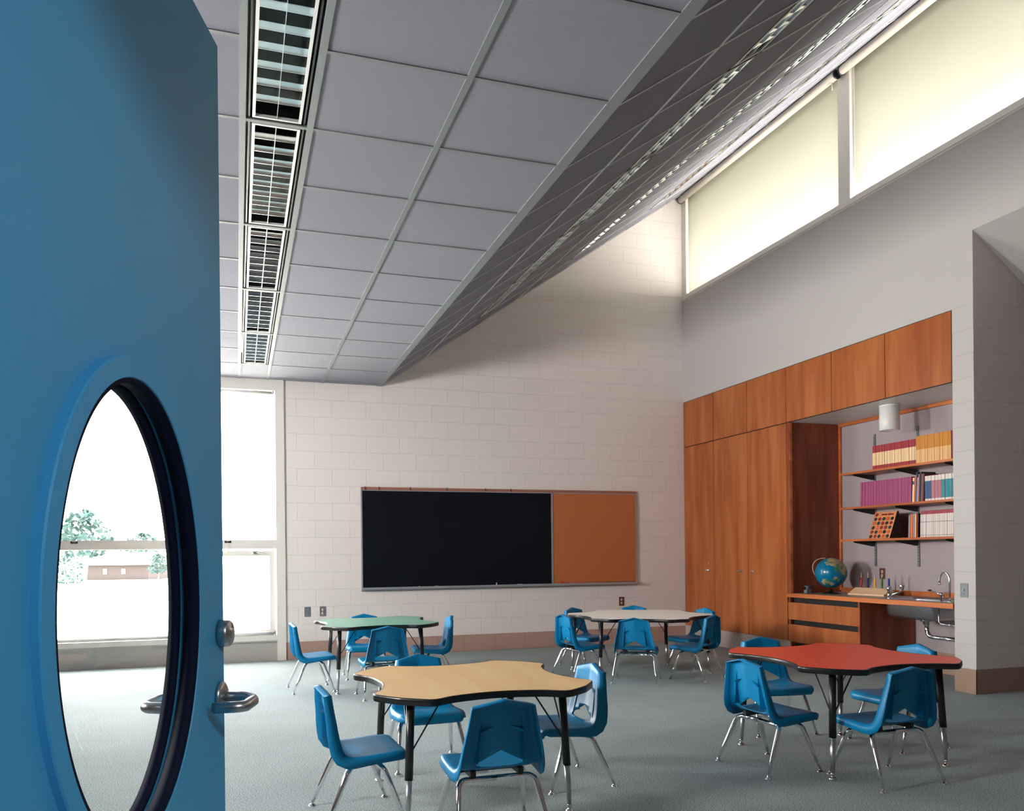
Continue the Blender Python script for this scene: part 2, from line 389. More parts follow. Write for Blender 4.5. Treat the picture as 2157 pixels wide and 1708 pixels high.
# ------------------------------------------------------------------ light fixtures
def fixture(label, M, group):
    t = thing('louver_ceiling_light', label, 'ceiling light', group=group)
    L, Wd = FL-.03, .25
    bm = B()
    for s in (-1, 1):
        add_box(bm, s*Wd/2-.004, s*Wd/2+.004, -L/2, L/2, .001, .13)
        add_box(bm, -Wd/2, Wd/2, s*L/2-.004, s*L/2+.004, .001, .13)
    add_box(bm, -Wd/2, Wd/2, -L/2, L/2, .125, .13)
    obj('housing', bm, M_trough, t)
    bm = B()
    for s in (-1, 1):
        add_box(bm, s*(Wd/2-.020)-.006, s*(Wd/2-.020)+.006, -L/2+.012, L/2-.012, -.002, .012)
        add_box(bm, -Wd/2+.014, Wd/2-.014, s*(L/2-.018)-.006, s*(L/2-.018)+.006, -.002, .012)
    obj('frame', bm, M_whitemet, t)
    bm = B()
    n = 9; w2 = Wd/2-.026; l2 = L/2-.024
    def blade(p0, p1, perp, hw):
        prof = [(-.0015, .001), (-hw*.62, .027), (-hw*.66, .062), (hw*.66, .062), (hw*.62, .027), (.0015, .001)]
        a = [bm.verts.new((p0[0]+perp[0]*q, p0[1]+perp[1]*q, z)) for q, z in prof]
        b2 = [bm.verts.new((p1[0]+perp[0]*q, p1[1]+perp[1]*q, z)) for q, z in prof]
        bm.faces.new(a); bm.faces.new(b2[::-1])
        for i in range(6):
            f = bm.faces.new((a[i], b2[i], b2[(i+1) % 6], a[(i+1) % 6]))
    for i in range(1, n):
        y = -l2 + 2*l2*i/n
        blade((-w2, y), (w2, y), (0, 1), .015)
    blade((0, -l2), (0, l2), (1, 0), .006)
    for s in (-1, 1): blade((s*w2, -l2), (s*w2, l2), (1, 0), .006)
    obj('louver', bm, M_mirror, t)
    t.matrix_world = M
    return t
fx = fixture('unlit louvered light in the flat ceiling row, nearest the blackboard wall', Matrix.Translation(((FX0+FX1)/2, FY1-FL/2, ZC)), 'louver lights of the flat ceiling')
NTH = ['', 'second from the blackboard wall', 'third from the blackboard wall', 'fourth from the blackboard wall, darkening towards the viewer', 'dark one cut by the photo top', 'beyond the top of the photo, above the doorway']
for k in range(1, NF):
    o = dup(fx); o.matrix_world = Matrix.Translation(((FX0+FX1)/2, FY1-FL*(k+.5), ZC))
    o['label'] = 'louvered light in the flat ceiling row, ' + NTH[k]
ROWN = ['lowest row of the sloping ceiling', 'middle row of the sloping ceiling', 'top row beside the high windows']
POS = ['at the blackboard wall end', 'second from the blackboard wall', 'third from the blackboard wall', 'fourth from the blackboard wall', 'fifth from the blackboard wall', 'last above the doorway']
for r, (r0, r1) in enumerate(ROWS):
    for k in range(NF):
        o = dup(fx); o.matrix_world = MS @ Matrix.Translation(((r0+r1)/2, FY1-FL*(k+.5), 0))
        o['label'] = 'long louvered light in the %s, %s' % (ROWN[r], POS[k]); o['group'] = 'louver lights of the sloping ceiling'

# ------------------------------------------------------------------ back window
w = thing('window_1', 'tall white framed window wall behind the blue door', 'window', kind='structure')
bm = B()
add_box(bm, -5.40, -5.30, -.02, .14, 0, ZC)              # right jamb
add_box(bm, XL, XL+.1, -.02, .14, 0, ZC)
add_box(bm, XL, -5.40, -.02, .14, 3.124, ZC)             # head
add_box(bm, XL, -5.40, -.02, .14, 1.296, 1.398)          # transom
add_box(bm, XL, -5.40, -.02, .14, .233, .294)            # sill rail
obj('window_frame', bm, M_frame, w)
bm = B(); add_box(bm, -6.25, -6.15, -.018, .14, .294, 1.296); add_box(bm, -6.25, -6.17, -.018, .14, 1.398, 3.124)
obj('mullion', bm, M_frame, w)
bm = B(); add_box(bm, XL, -5.40, .0, .12, 0, .233); add_box(bm, XL, -5.40, -.025, .0, .222, .236)
obj('sill_panel', bm, M_panel, w)
bm = B()
for x0, x1, z0, z1 in ((-6.15, -5.415, 1.214, 1.274), (-6.15, -5.415, .30, .36), (-5.475, -5.415, .36, 1.214), (-6.15, -6.09, .36, 1.214)):
    add_box(bm, x0, x1, .03, .08, z0, z1)
obj('sash', bm, M_frame, w)
box_obj('pane', -8.5, -6.25, .085, .091, 1.398, 3.124, M_glass, w)
box_obj('pane', -6.17, -5.40, .085, .091, 1.398, 3.124, M_glass, w)
box_obj('pane', -8.5, -6.25, .085, .091, .294, 1.296, M_glass, w)
box_obj('pane', -6.09, -5.475, .052, .058, .36, 1.214, M_glass, w)
bm = B(); add_box(bm, -5.66, -5.60, .015, .03, 1.235, 1.262, bev=.003); add_tube(bm, [(-5.62, .02, 1.25), (-5.60, .0, 1.25), (-5.54, -.005, 1.243)], .006, 8)
obj('sash_lock', bm, M_brushed, w)
for x0, x1, z, lab in ((-6.14, -5.42, 3.095, 'white rolled shade under the head of the narrow window bay'), (-8.49, -6.26, 3.095, 'long white rolled shade under the head of the wide window bay'),
                       (-6.14, -5.42, .318, 'white shade roller lying along the sill of the narrow window bay'), (-8.49, -6.26, .318, 'long white shade roller on the sill seen through the oval door glass')):
    sh = thing('roller_shade', lab, 'window shade', ((x0+x1)/2, -.005, z), group='rolled window shades')
    L = (x1-x0)/2
    bm = B(); add_tube(bm, [(-L+.012, 0, 0), (L-.012, 0, 0)], .021, 16); obj('tube', bm, M_whitemet, sh)
    for s in (-1, 1):
        bm = B(); add_box(bm, s*L-.006, s*L+.006, -.012, .02, -.024, .026); add_tube(bm, [(s*(L-.014), 0, 0), (s*(L-.004), 0, 0)], .007, 8)
        obj('bracket', bm, M_plate, sh)
for x, lab in ((-5.932, 'small black shade pulley with a thin cord beside the door edge'), (-7.504, 'small black shade pulley with cord seen through the oval glass')):
    pl = thing('shade_pulley', lab, 'pulley', (x, -.022, 1.376))
    bm = B(); add_box(bm, -.035, .035, -.004, .002, -.012, .012, bev=.002); add_tube(bm, [(-.018, -.012, 0), (.018, -.012, 0)], .010, 12)
    obj('bracket', bm, M_black, pl)
    bm = B(); add_tube(bm, [(0, -.018, 0), (0, -.018, -1.06)], .0022, 6); obj('cord', bm, M_whitemet, pl)

# ------------------------------------------------------------------ clerestory
w = thing('window_2', 'long row of high windows over the cabinet wall', 'window', kind='structure')
bm = B()
add_box(bm, -.001, .2, YF, 0, 4.62, 4.656); add_box(bm, -.014, .0, YF, 0, 4.638, 4.692)
add_box(bm, 0, .2, -.10, 0, 4.656, 6.05)
add_box(bm, 0, .2, YF, 0, 6.03, 6.2)
add_box(bm, .05, .14, YF, 0, 4.656, 4.685); add_box(bm, .08, .14, YF, 0, 4.685, 4.71)
obj('window_frame', bm, M_frame, w)
MY = [(-3.10, -2.94), (-6.26, -6.10), (YF, -8.8)]
for y0, y1 in MY:
    bm = B(); add_box(bm, -.001, .19, y0, y1, 4.656, 6.04); add_box(bm, .03, .06, y0-.03, y0, 4.656, 6.04); obj('mullion', bm, M_frame, w)
BAYS = [(-2.94, -.10), (-6.10, -3.10), (-8.8, -6.26)]
for y0, y1 in BAYS: box_obj('pane', .11, .116, y0, y1, 4.70, 6.04, M_glass, w)
for (y0, y1), lab in zip(BAYS, ('wide roller shade drawn over the high window nearest the blackboard wall', 'wide roller shade drawn over the second high window, right of the mullion', 'roller shade over the high window nearest the doorway')):
    sh = thing('roller_shade', lab, 'window shade', (-.050, (y0+y1)/2, 5.985), group='roller shades of the high windows')
    L = (y1-y0)/2 + .06
    bm = B(); add_tube(bm, [(0, -L+.02, 0), (0, L-.02, 0)], .042, 24); obj('tube', bm, M_roll, sh)
    bm = B(); add_box(bm, .0855, .0865, -L+.07, L-.07, 4.70-5.992, .02); obj('fabric', bm, M_shade, sh)
    for s in (-1, 1):
        bm = B(); add_lathe(bm, [(.030, -.005), (.048, -.003), (.048, .003), (.030, .005)], 18, (0, s*(L-.012), 0), 'Y')
        obj('end_cap', bm, M_black, sh)
bm = B(); add_tube(bm, [(-.06, -2.93, 5.93), (-.062, -2.93, 5.90), (-.05, -2.925, 5.86)], .006, 6)
tag(obj('pull_cord', bm, M_ivory), 'short cream pull cord hanging below the black shade bracket', 'cord')
# the eave outside the clerestory
bm = B(); add_box(bm, .2, 1.0, YF-1, 1.5, 5.85, 6.1); add_box(bm, 1.0, 1.05, YF-1, 1.5, 5.65, 6.1)
struct('trim_3', bm, M_siding)

# ------------------------------------------------------------------ outdoors
bm = B()
v = [bm.verts.new(p) for p in ((-160, .3, -.25), (160, .3, -.25), (160, 420, -6.5), (-160, 420, -6.5))]; bm.faces.new(v)
v = [bm.verts.new(p) for p in ((.9, -40, -.25), (160, -40, -.25), (160, .3, -.25), (.9, .3, -.25))]; bm.faces.new(v)
o = struct('lawn', bm, M_grass); o['label'] = 'pale sunlit lawn outside the window'
def at_depth(u, v, d):
    a, b2 = u-PX, v-PY; r, z = a/FPX*d, -b2/FPX*d
    return Vector((CAM.x + r*math.cos(YAW) + d*math.sin(YAW), CAM.y - r*math.sin(YAW) + d*math.cos(YAW), CAM.z + z))
D = 118.0
p0 = at_depth(178, 1211, D); p1 = at_depth(312, 1206, D)
hx = (p1-p0); ang = math.atan2(hx.y, hx.x); Lh = math.hypot(hx.x, hx.y); u1 = D/FPX
hs = thing('brick_house', 'low pale brick house with white gable across the lawn', 'house', (p0.x, p0.y, p0.z-.3), ang)
bm = B(); add_box(bm, 0, Lh, 0, 8, 0, 27*u1+.3); obj('wall', bm, M_brick, hs)
bm = B(); z0 = 27*u1+.3
for s, t2 in ((-.6, -.6),):
    a = [bm.verts.new(q) for q in ((-.6, -.6, z0), (Lh+.6, -.6, z0), (Lh+.6, 8.6, z0), (-.6, 8.6, z0), (-.6, 4, z0+1.9), (Lh+.6, 4, z0+1.9))]
    for q in ((0, 1, 5, 4), (2, 3, 4, 5), (0, 4, 3), (1, 2, 5), (0, 3, 2, 1)): bm.faces.new([a[i] for i in q])
obj('roof', bm, M_siding, hs)
for fx_ in (.29, .58):
    bm = B(); x = Lh*fx_; add_box(bm, x, x+9*u1, -.08, 0, 12*u1, 24*u1); wn = obj('window', bm, M_siding, hs)
    bm = B(); add_box(bm, x+2*u1, x+7*u1, -.10, -.081, 14*u1, 17.5*u1); add_box(bm, x+2*u1, x+7*u1, -.10, -.081, 18.5*u1, 22*u1); obj('pane', bm, pmat('house_pane', srgb(150, 160, 165), .3), wn)
def tree(label, u, vb, d, hpx, wpx, seed, trunk=.28):
    rnd = random.Random(seed); base = at_depth(u, vb, d); k = d/FPX; h, wd_ = hpx*k, wpx*k/2
    t = thing('tree', label, 'tree', base)
    bm = B(); add_tube(bm, [(0, 0, -.5), (.05*h, 0, h*.35), (0, 0, h*.7)], [.03*h, .022*h, .01*h], 8); obj('trunk', bm, pmat('tree_bark', srgb(120, 116, 104), .9), t)
    bm = B()
    for i in range(420):
        a = rnd.uniform(0, 2*PI); zz = rnd.uniform(trunk, 1.0); rr = math.sqrt(rnd.random())*wd_*math.sin(PI*min(1, (zz-trunk)/(1-trunk)*.85+.15))**.6
        c = Vector((rr*math.cos(a), rr*math.sin(a), zz*h)); s = rnd.uniform(.03, .075)*h
        n = Vector((rnd.uniform(-1, 1), rnd.uniform(-1, 1), rnd.uniform(-1, 1))).normalized(); x, y = frame_at(n)
        vs = [bm.verts.new(c + (x*math.cos(q*PI/2.5)*s*rnd.uniform(.6, 1) + y*math.sin(q*PI/2.5)*s*rnd.uniform(.6, 1)) + n*rnd.uniform(-.2, .2)*s) for q in range(5)]
        bm.faces.new(vs)
    obj('foliage', bm, M_leaf, t)
tree('large leafy tree rising above the transom seen through the oval glass', 178, 1205, 90, 135, 110, 1, .3)
tree('spreading shrubby tree at the left of the oval view beside the house', 143, 1222, 75, 62, 72, 2, .02)
tree('small round tree right of the brick house', 332, 1212, 80, 50, 46, 3, .2)
tree('hazy distant tree row above the transom at the right of the oval', 300, 1200, 200, 82, 90, 4, .2)
pl = at_depth(159, 1216, 40); k = 40/FPX
bm = B(); add_tube(bm, [(0, 0, -.3), (0, 0, 72*k)], .035, 8)
o = obj('pole', bm, M_whitemet); o.location = pl; tag(o, 'thin white pole standing on the lawn left of the house', 'pole')

# ------------------------------------------------------------------ blue door (opened into the room)
fw = Vector((math.sin(YAW), math.cos(YAW), 0)); rt = Vector((math.cos(YAW), -math.sin(YAW), 0))
# local x = along the leaf from hinge to latch (s), local y = towards the far face (minus rt)
LEAF = 1.072; S0 = 1.447 - LEAF
dl = CAM + fw*S0 - rt*.487; dl.z = 0
door = thing('door_1', 'blue door with an oval glass standing open in the foreground', 'door', dl, math.atan2(fw.y, fw.x), kind='structure')
# with local x = fw, local y = -rt (left of fw)
OC = (1.083 - S0, 1.13); OA, OB = .220, .318
def ell(a, b2, n=120): return [(OC[0]+a*math.cos(2*PI*k/n), OC[1]+b2*math.sin(2*PI*k/n)) for k in range(n)]
n = 120
bm = B(); inner = ell(OA, OB, n)
zt, zb = 2.14, .012
outer = []
for k in range(n):
    a = 2*PI*k/n; dx, dz = math.cos(a), math.sin(a)
    ts = []
    if dx > 1e-6: ts.append((LEAF-OC[0])/dx)
    if dx < -1e-6: ts.append((0-OC[0])/dx)
    if dz > 1e-6: ts.append((zt-OC[1])/dz)
    if dz < -1e-6: ts.append((zb-OC[1])/dz)
    tt = min(ts); outer.append([OC[0]+dx*tt, OC[1]+dz*tt])
for cx_, cz_ in ((0, zb), (LEAF, zb), (LEAF, zt), (0, zt)):
    j = min(range(n), key=lambda q: (outer[q][0]-cx_)**2+(outer[q][1]-cz_)**2); outer[j] = [cx_, cz_]
VI = {}
for y in (0, .036):
    VI[y] = ([bm.verts.new((x, y, z)) for x, z in inner], [bm.verts.new((x, y, z)) for x, z in outer])
    for k in range(n): bm.faces.new((VI[y][0][k], VI[y][0][(k+1) % n], VI[y][1][(k+1) % n], VI[y][1][k]))
for j in (0, 1):
    for k in range(n): bm.faces.new((VI[0][j][k], VI[0][j][(k+1) % n], VI[.036][j][(k+1) % n], VI[.036][j][k]))
leaf = obj('door_leaf', bm, M_blue, door)
def ring(y0, y1, wdt, mats):
    bm = B(); prof = [(1, y0), (1.0, y0+(y1-y0)*.8), (.95, y1), (.05, y1), (0, y0+(y1-y0)*.8), (0, y0)]
    R = []
    for f_, y in prof:
        R.append([bm.verts.new((x, y, z)) for x, z in ell(OA-.002+f_*wdt, OB-.002+f_*wdt, n)])
    m = len(R)
    for i in range(m):
        for k in range(n):
            f = bm.faces.new((R[i][k], R[i][(k+1) % n], R[(i+1) % m][(k+1) % n], R[(i+1) % m][k])); f.smooth = False
    return obj('oval_moulding', bm, mats, door)
ring(.001, -.012, .029, M_blue); ring(.0355, .041, .029, M_blue)
bm = B(); e1, e2 = ell(OA+.001, OB+.001, n), ell(OA-.008, OB-.008, n)
for y0, y1 in ((-.010, .014), (.022, .039)):
    Q = [[bm.verts.new((x, y, z)) for x, z in e] for e in (e1, e2) for y in (y0, y1)]
    for a, b2 in ((0, 1), (1, 3), (3, 2), (2, 0)):
        for k in range(n): 
            f = bm.faces.new((Q[a][k], Q[a][(k+1) % n], Q[b2][(k+1) % n], Q[b2][k])); f.smooth = True
obj('glazing_bead', bm, M_gasket, door)
bm = B(); a = [bm.verts.new((x, .0150, z)) for x, z in e1]; b2 = [bm.verts.new((x, .0210, z)) for x, z in e1]
bm.faces.new(a); bm.faces.new(b2[::-1])
for k in range(n): bm.faces.new((a[k], a[(k+1) % n], b2[(k+1) % n], b2[k]))
obj('oval_glass', bm, M_glass, door)
hp, hr = 1.424-S0, 1.353-S0
for s, y0 in ((-1, 0), (1, .036)):
    bm = B()
    add_lathe(bm, [(.027, 0), (.027, s*.006), (.020, s*.010), (.012, s*.011)], 24, (hp, y0, .95), 'Y')
    R_ = .066 if s < 0 else .074; cc = [(hp, y0+s*.004, .95), (hp, y0+s*(R_-.022), .95)]
    for k in range(1, 6):
        a = k/6*PI/2; cc.append((hp-.022*(1-math.cos(a)), y0+s*(R_-.022+.022*math.sin(a)), .95-.001*k))
    cc.append((hr+.022, y0+s*R_, .945))
    for k in range(1, 6):
        a = k/6*PI/2; cc.append((hr+.022*(1-math.sin(a)), y0+s*(R_-.022+.022*math.cos(a)), .944))
    cc.append((hr, y0+s*.012, .943))
    add_tube(bm, cc, .0098, 14)
    obj('door_handle', bm, M_brushed, door)
    bm = B(); add_lathe(bm, [(.025, 0), (.024, s*.016), (.021, s*.020), (.010, s*.020), (.009, s*.023), (0, s*.023)], 24, (1.428-S0, y0, 1.064), 'Y')
    obj('deadbolt', bm, M_brushed, door)
bm = B()
for z in (.25, 1.07, 1.9): add_tube(bm, [(-.008, .018, z-.05), (-.008, .018, z+.05)], .008, 10)
obj('hinge', bm, M_brushed, door)
bm = B()
for x0, x1 in ((DX0, DX0+.03), (DX1-.03, DX1)): add_box(bm, x0, x1, YF-.13, YF+.0, 0, DH)
add_box(bm, DX0, DX1, YF-.13, YF, DH-.03, DH)
struct('trim_4', bm, M_blued)

# ------------------------------------------------------------------ blackboard
bb = thing('blackboard', 'long dark blackboard joined to a tan cork panel on the block wall', 'blackboard', (-2.58, -.001, .78))
X = lambda x: x + 2.58; Z = lambda z: z - .78
box_obj('writing_surface', X(-4.405), X(-1.970), -.016, -.002, Z(.812), Z(1.984), M_board, bb)
box_obj('cork_panel', X(-1.945), X(-.752), -.016, -.002, Z(.812), Z(1.984), M_cork, bb)
bm = B()
for x0, x1 in ((-4.418, -4.402), (-1.970, -1.945), (-.755, -.742)): add_box(bm, X(x0), X(x1), -.022, 0, Z(.795), Z(1.998))
add_box(bm, X(-4.418), X(-.742), -.022, 0, Z(1.982), Z(1.992))
obj('frame', bm, M_alum, bb)
box_obj('map_rail', X(-4.415), X(-.745), -.020, -.001, Z(1.992), Z(2.026), M_rail, bb)
bm = B(); add_box(bm, X(-4.42), X(-.742), -.07, 0, Z(.795), Z(.812), bev=.003); add_box(bm, X(-4.42), X(-.742), -.075, -.066, Z(.795), Z(.822)); add_box(bm, X(-4.42), X(-.742), -.02, 0, Z(.775), Z(.796))
obj('chalk_tray', bm, M_alum, bb)
HL = ['at the left end of the rail', 'second along the rail from the left', 'third along the rail from the left', 'at the middle of the board', 'fifth along the rail from the left', 'rightmost, above the right part of the board']
for k, x in enumerate([-4.367, -4.201, -3.817, -3.356, -2.857, -2.521]):
    bm = B(); add_box(bm, -.005, .005, -.006, .002, -.022, .020); add_box(bm, -.005, .005, -.014, -.006, -.022, -.016)
    o = obj('map_hook', bm, M_chrome); o.location = (x, -.022, 2.012); tag(o, 'small metal map hook on the cork rail, ' + HL[k], 'hook', 'map hooks on the rail')
po = thing('pointer', 'long wooden pointer with a red rubber tip lying in the chalk tray', 'pointer', (-1.3, -.045, .826))
bm = B(); add_tube(bm, [(-.52, 0, .0), (.53, 0, -.0)], [.006, .004], 8); obj('stick', bm, pmat('pointer_wood', srgb(150, 64, 40), .5), po)
bm = B(); add_lathe(bm, [(.001, -.025), (.016, -.015), (.018, .0), (.014, .018), (.006, .03)], 14, (-.53, 0, .0), 'X'); obj('tip', bm, pmat('red_rubber', srgb(190, 40, 30), .5), po)
for k, (x, l) in enumerate(((-3.50, .05), (-2.73, .012), (-2.42, .07), (-3.72, .02))):
    bm = B(); add_tube(bm, [(-l/2, 0, 0), (l/2, 0, 0)] if k != 1 else [(0, 0, -.006), (0, 0, .03)], .006, 8)
    o = obj('chalk', bm, M_whitemet); o.location = (x, -.05, .819)
    tag(o, ['short white chalk stick lying left of middle in the chalk tray', 'white chalk stub standing upright in the chalk tray', 'longest white chalk stick, right part of the chalk tray', 'tiny white chalk bit, leftmost in the chalk tray'][k], 'chalk', 'chalk in the tray')

# ------------------------------------------------------------------ wall plates
def plate(name, label, cat, loc, w_, h_, rx, kind, m):
    t = thing(name, label, cat, loc, rx)
    bm = B(); add_box(bm, -w_/2, w_/2, -.005, 0, -h_/2, h_/2, bev=.0015); obj('cover_plate', bm, m, t)
    if kind == 'outlet':
        for z in (-.021, .021):
            bm = B(); add_lathe(bm, [(.0165, 0), (.0165, -.003), (0, -.003)], 18, (0, -.005, z), 'Y'); s_ = obj('socket', bm, M_ivory, t)
            bm = B()
            for x in (-.006, .006): add_box(bm, x-.0012, x+.0012, -.0088, -.0078, z-.002, z+.007)
            add_box(bm, -.002, .002, -.0088, -.0078, z-.010, z-.006)
            obj('slot', bm, M_dark, s_)
    if kind == 'switch':
        bm = B(); add_box(bm, -.005, .005, -.018, -.004, -.004, .010); obj('toggle', bm, M_ivory, t)
    if kind in ('switch', 'blank'):
        bm = B()
        for z in (-.03, .03): add_lathe(bm, [(.0035, 0), (.0035, -.002), (0, -.002)], 10, (0, -.005, z), 'Y')
        obj('screw', bm, M_brushed, t)
    return t
plate('wall_outlet', 'brown double socket on the block wall above the white table', 'socket', (-.965, 0, .562), .075, .118, 0, 'outlet', M_brown)
plate('wall_outlet', 'grey double socket on the block wall left of the green table', 'socket', (-4.876, 0, .552), .072, .116, 0, 'outlet', M_plate)
plate('blank_plate', 'blank grey cover plate low on the wall beside the window', 'wall plate', (-5.053, 0, .551), .072, .116, 0, 'blank', M_plate)
plate('light_switch', 'grey switch plate on the narrow wall right of the sink', 'switch', (0, -4.345, .860), .075, .118, -PI/2, 'switch', M_plate)
plate('wall_outlet', 'small brown socket on the wall behind the green abacus beads', 'socket', (.70, -2.745, .958), .075, .115, -PI/2, 'outlet', M_brown)

# ------------------------------------------------------------------ cabinets
CD = .70; DW = .7035
def door_panel(t, y0, y1, z0, z1, handle=None, lock=False, hz=.971, name='door'):
    bm = B(); add_box(bm, -.002, .018, y0+.0036, y1-.0036, z0+.004, z1-.004, bev=.0015); d = obj(name, bm, M_wood, t)
    if handle is not None:
        hy, hdir = handle; y = (y1-hy) if hdir < 0 else (y0+hy)
        bm = B(); add_lathe(bm, [(.017, 0), (.017, -.005), (.010, -.007), (.008, -.028)], 16, (-.002, y, hz), 'X')
        add_tube(bm, [(-.030, y, hz), (-.034, y+(-hdir)*.02*-1, hz), (-.033, y+hdir*.075*-1*-1, hz-.002)], [.008, .0085, .006], 10)
        obj('handle', bm, M_chrome, d)
    if lock:
        bm = B(); add_lathe(bm, [(.011, 0), (.011, -.008), (.006, -.010), (0, -.010)], 14, (-.002, y, hz+.088), 'X'); obj('lock', bm, M_chrome, d)
def carcass(t, y0, y1, z0, z1, mat=M_woodd):
    bm = B()
    add_box(bm, .02, CD-.005, y0+.0005, y0+.018, z0, z1); add_box(bm, .02, CD-.005, y1-.018, y1-.0005, z0, z1)
    add_box(bm, .02, CD-.005, y0+.018, y1-.018, z0, z0+.018); add_box(bm, .02, CD-.005, y0+.018, y1-.018, z1-.018, z1)
    add_box(bm, .019, .021, y0+.0005, y1-.0005, z0, z1, 1)
    return obj('body', bm, [mat, M_dark], t)
Z0, Z1, Z2 = .211, 2.632, 3.248
t1 = thing('tall_cabinet', 'narrow tall wooden cupboard with a lock in the corner by the blackboard wall', 'cupboard')
carcass(t1, -DW+.0, -.003, Z0, Z1); door_panel(t1, -DW, -.003, Z0, Z1, (.115, 1), True)
t2 = thing('tall_cabinet', 'wide tall wooden cupboard with two lever handles meeting in the middle', 'cupboard')
carcass(t2, -3*DW+.005, -DW, Z0, Z1); door_panel(t2, -2*DW, -DW, Z0, Z1, (.13, 1)); door_panel(t2, -3*DW+.004, -2*DW, Z0, Z1, (.075, -1))
bm = B(); add_box(bm, .004, .04, -2.155, -2.107, .744, Z1); add_box(bm, .0, .698, -2.148, -2.106, .744, Z1, 1)
obj('end_panel', bm, [M_woodh, M_woodd], t2)
bm = B(); add_box(bm, .675, .699, -2.175, -2.146, .76, Z1-.03); obj('corner_trim', bm, M_woodh, t2)
LB = ['small wooden overhead cupboard door in the corner by the blackboard wall', 'wooden overhead cupboard above the two handled tall doors', 'wooden overhead cupboard door at the left end over the recess', 'wooden overhead cupboard door over the middle of the recess, above the lamp', 'wooden overhead cupboard door at the right end over the recess']
for (a, b_), lab in zip(((1, 0), (3, 1), (4, 3), (5, 4), (6, 5)), LB):
    t = thing('overhead_cabinet', lab, 'cupboard', group='overhead cupboards')
    y0, y1 = -a*DW, -b_*DW
    if a == 6: y0 = -4.243
    if b_ == 0: y1 = -.003
    carcass(t, y0, y1, Z1+.002, Z2, M_whitemet if a > 3 else M_woodd)
    for i in range(b_, a):
        d1 = -i*DW if i else -.003; d0 = -(i+1)*DW if i < 5 else -4.243
        door_panel(t, d0, d1, Z1+.002, Z2)
bm = B(); add_box(bm, .67, .699, -4.243, -2.15, 2.60, 2.632); tag(obj('cleat', bm, M_woodh), 'orange wood strip along the top of the recess wall under the soffit', 'wood strip')
bm = B(); add_box(bm, .03, .68, -2.11, 0, 0, .209); o = obj('plinth', bm, pmat('plinth_paint', srgb(178, 164, 156), .7)); tag(o, 'pale painted plinth under the tall cupboards', 'plinth')
# counter with drawers
dr = thing('drawer_unit', 'low wooden unit with two wide drawers under the countertop', 'drawers')
yA, yB = -3.170, -2.110
bm = B(); add_box(bm, .03, .69, yA, yA+.022, .0, .690); add_box(bm, .03, .69, yB-.022, yB, .0, .690); add_box(bm, .03, .69, yA+.022, yB-.022, .20, .222); add_box(bm, .10, .12, yA+.022, yB-.022, .0, .66, 1)
for z0, z1 in ((.645, .695), (.400, .455)):
    for y in (yA+.012, yB-.030): add_box(bm, .001, .03, y-.012, y+.012, z0-.01, z1+.0)
obj('body', bm, [M_woodd, M_dark], dr)
bm = B(); add_box(bm, .045, .06, yA+.02, yB-.04, .635, .700); add_box(bm, .045, .06, yA+.02, yB-.04, .395, .458); obj('finger_channel', bm, M_dark, dr)
for z0, z1 in ((.452, .640), (.205, .398)):
    bm = B(); add_box(bm, .0, .020, yA+.002, yB-.004, z0, z1, bev=.0015)
    add_box(bm, .02, .5, yA+.05, yB-.05, z0+.02, z1-.03); obj('drawer', bm, M_wood, dr)
ct = thing('countertop', 'long orange-edged grey countertop running under the shelves to the sink', 'countertop')
SKX0, SKX1, SKY0, SKY1 = .10, .50, -3.93, -3.36
bm = B()
for x0, x1, y0, y1 in ((.001, SKX0, -4.243, -2.152), (SKX1, .698, -4.243, -2.152), (SKX0, SKX1, SKY1, -2.152), (SKX0, SKX1, -4.243, SKY0)):
    add_box(bm, x0, x1, y0, y1, .701, .741)
obj('worktop', bm, M_counter, ct)
bm = B(); add_box(bm, -.014, .001, -4.243, -2.108, .697, .742, bev=.002); obj('front_edge', bm, M_woodh, ct)
bm = B(); add_box(bm, .684, .699, -4.243, -2.176, .741, .790); obj('backsplash', bm, M_woodh, ct)
# sink
sk = thing('sink', 'stainless steel sink basin hanging under the right end of the countertop', 'sink')
bm = B()
x0, x1, y0, y1, zb_ = SKX0+.008, SKX1-.008, SKY0+.008, SKY1-.008, .560
def rrect(x0, x1, y0, y1, r, z, n=5):
    P = []
    for cx_, cy_, a0 in ((x1-r, y1-r, 0), (x0+r, y1-r, PI/2), (x0+r, y0+r, PI), (x1-r, y0+r, 1.5*PI)):
        for k in range(n+1): a = a0+k/n*PI/2; P.append((cx_+r*math.cos(a), cy_+r*math.sin(a), z))
    return P
R = [rrect(x0-.03, x1+.03, y0-.03, y1+.03, .04, .7425), rrect(x0, x1, y0, y1, .05, .745), rrect(x0+.004, x1-.004, y0+.004, y1-.004, .05, .72), rrect(x0+.012, x1-.012, y0+.012, y1-.012, .05, zb_+.03), rrect(x0+.04, x1-.04, y0+.04, y1-.04, .05, zb_+.004)]
R += [rrect(x0+.036, x1-.036, y0+.036, y1-.036, .05, zb_), rrect(x0+.006, x1-.006, y0+.006, y1-.006, .05, zb_+.03), rrect(x0-.001, x1+.001, y0-.001, y1+.001, .05, .72)]
R = [[bm.verts.new(p) for p in r] for r in R]; m = len(R[0])
for a, b2 in zip(R, R[1:]):
    if a is R[4]: continue
    for k in range(m):
        f = bm.faces.new((a[k], a[(k+1) % m], b2[(k+1) % m], b2[k])); f.smooth = True
bm.faces.new(R[4]); bm.faces.new(R[5][::-1])
obj('basin', bm, M_brushed, sk)
bm = B(); c_ = (.28, -3.70)
add_lathe(bm, [(.055, zb_-.001), (.055, zb_-.018), (.032, zb_-.025), (.030, zb_-.05), (.024, zb_-.055)], 20, (c_[0], c_[1], 0))
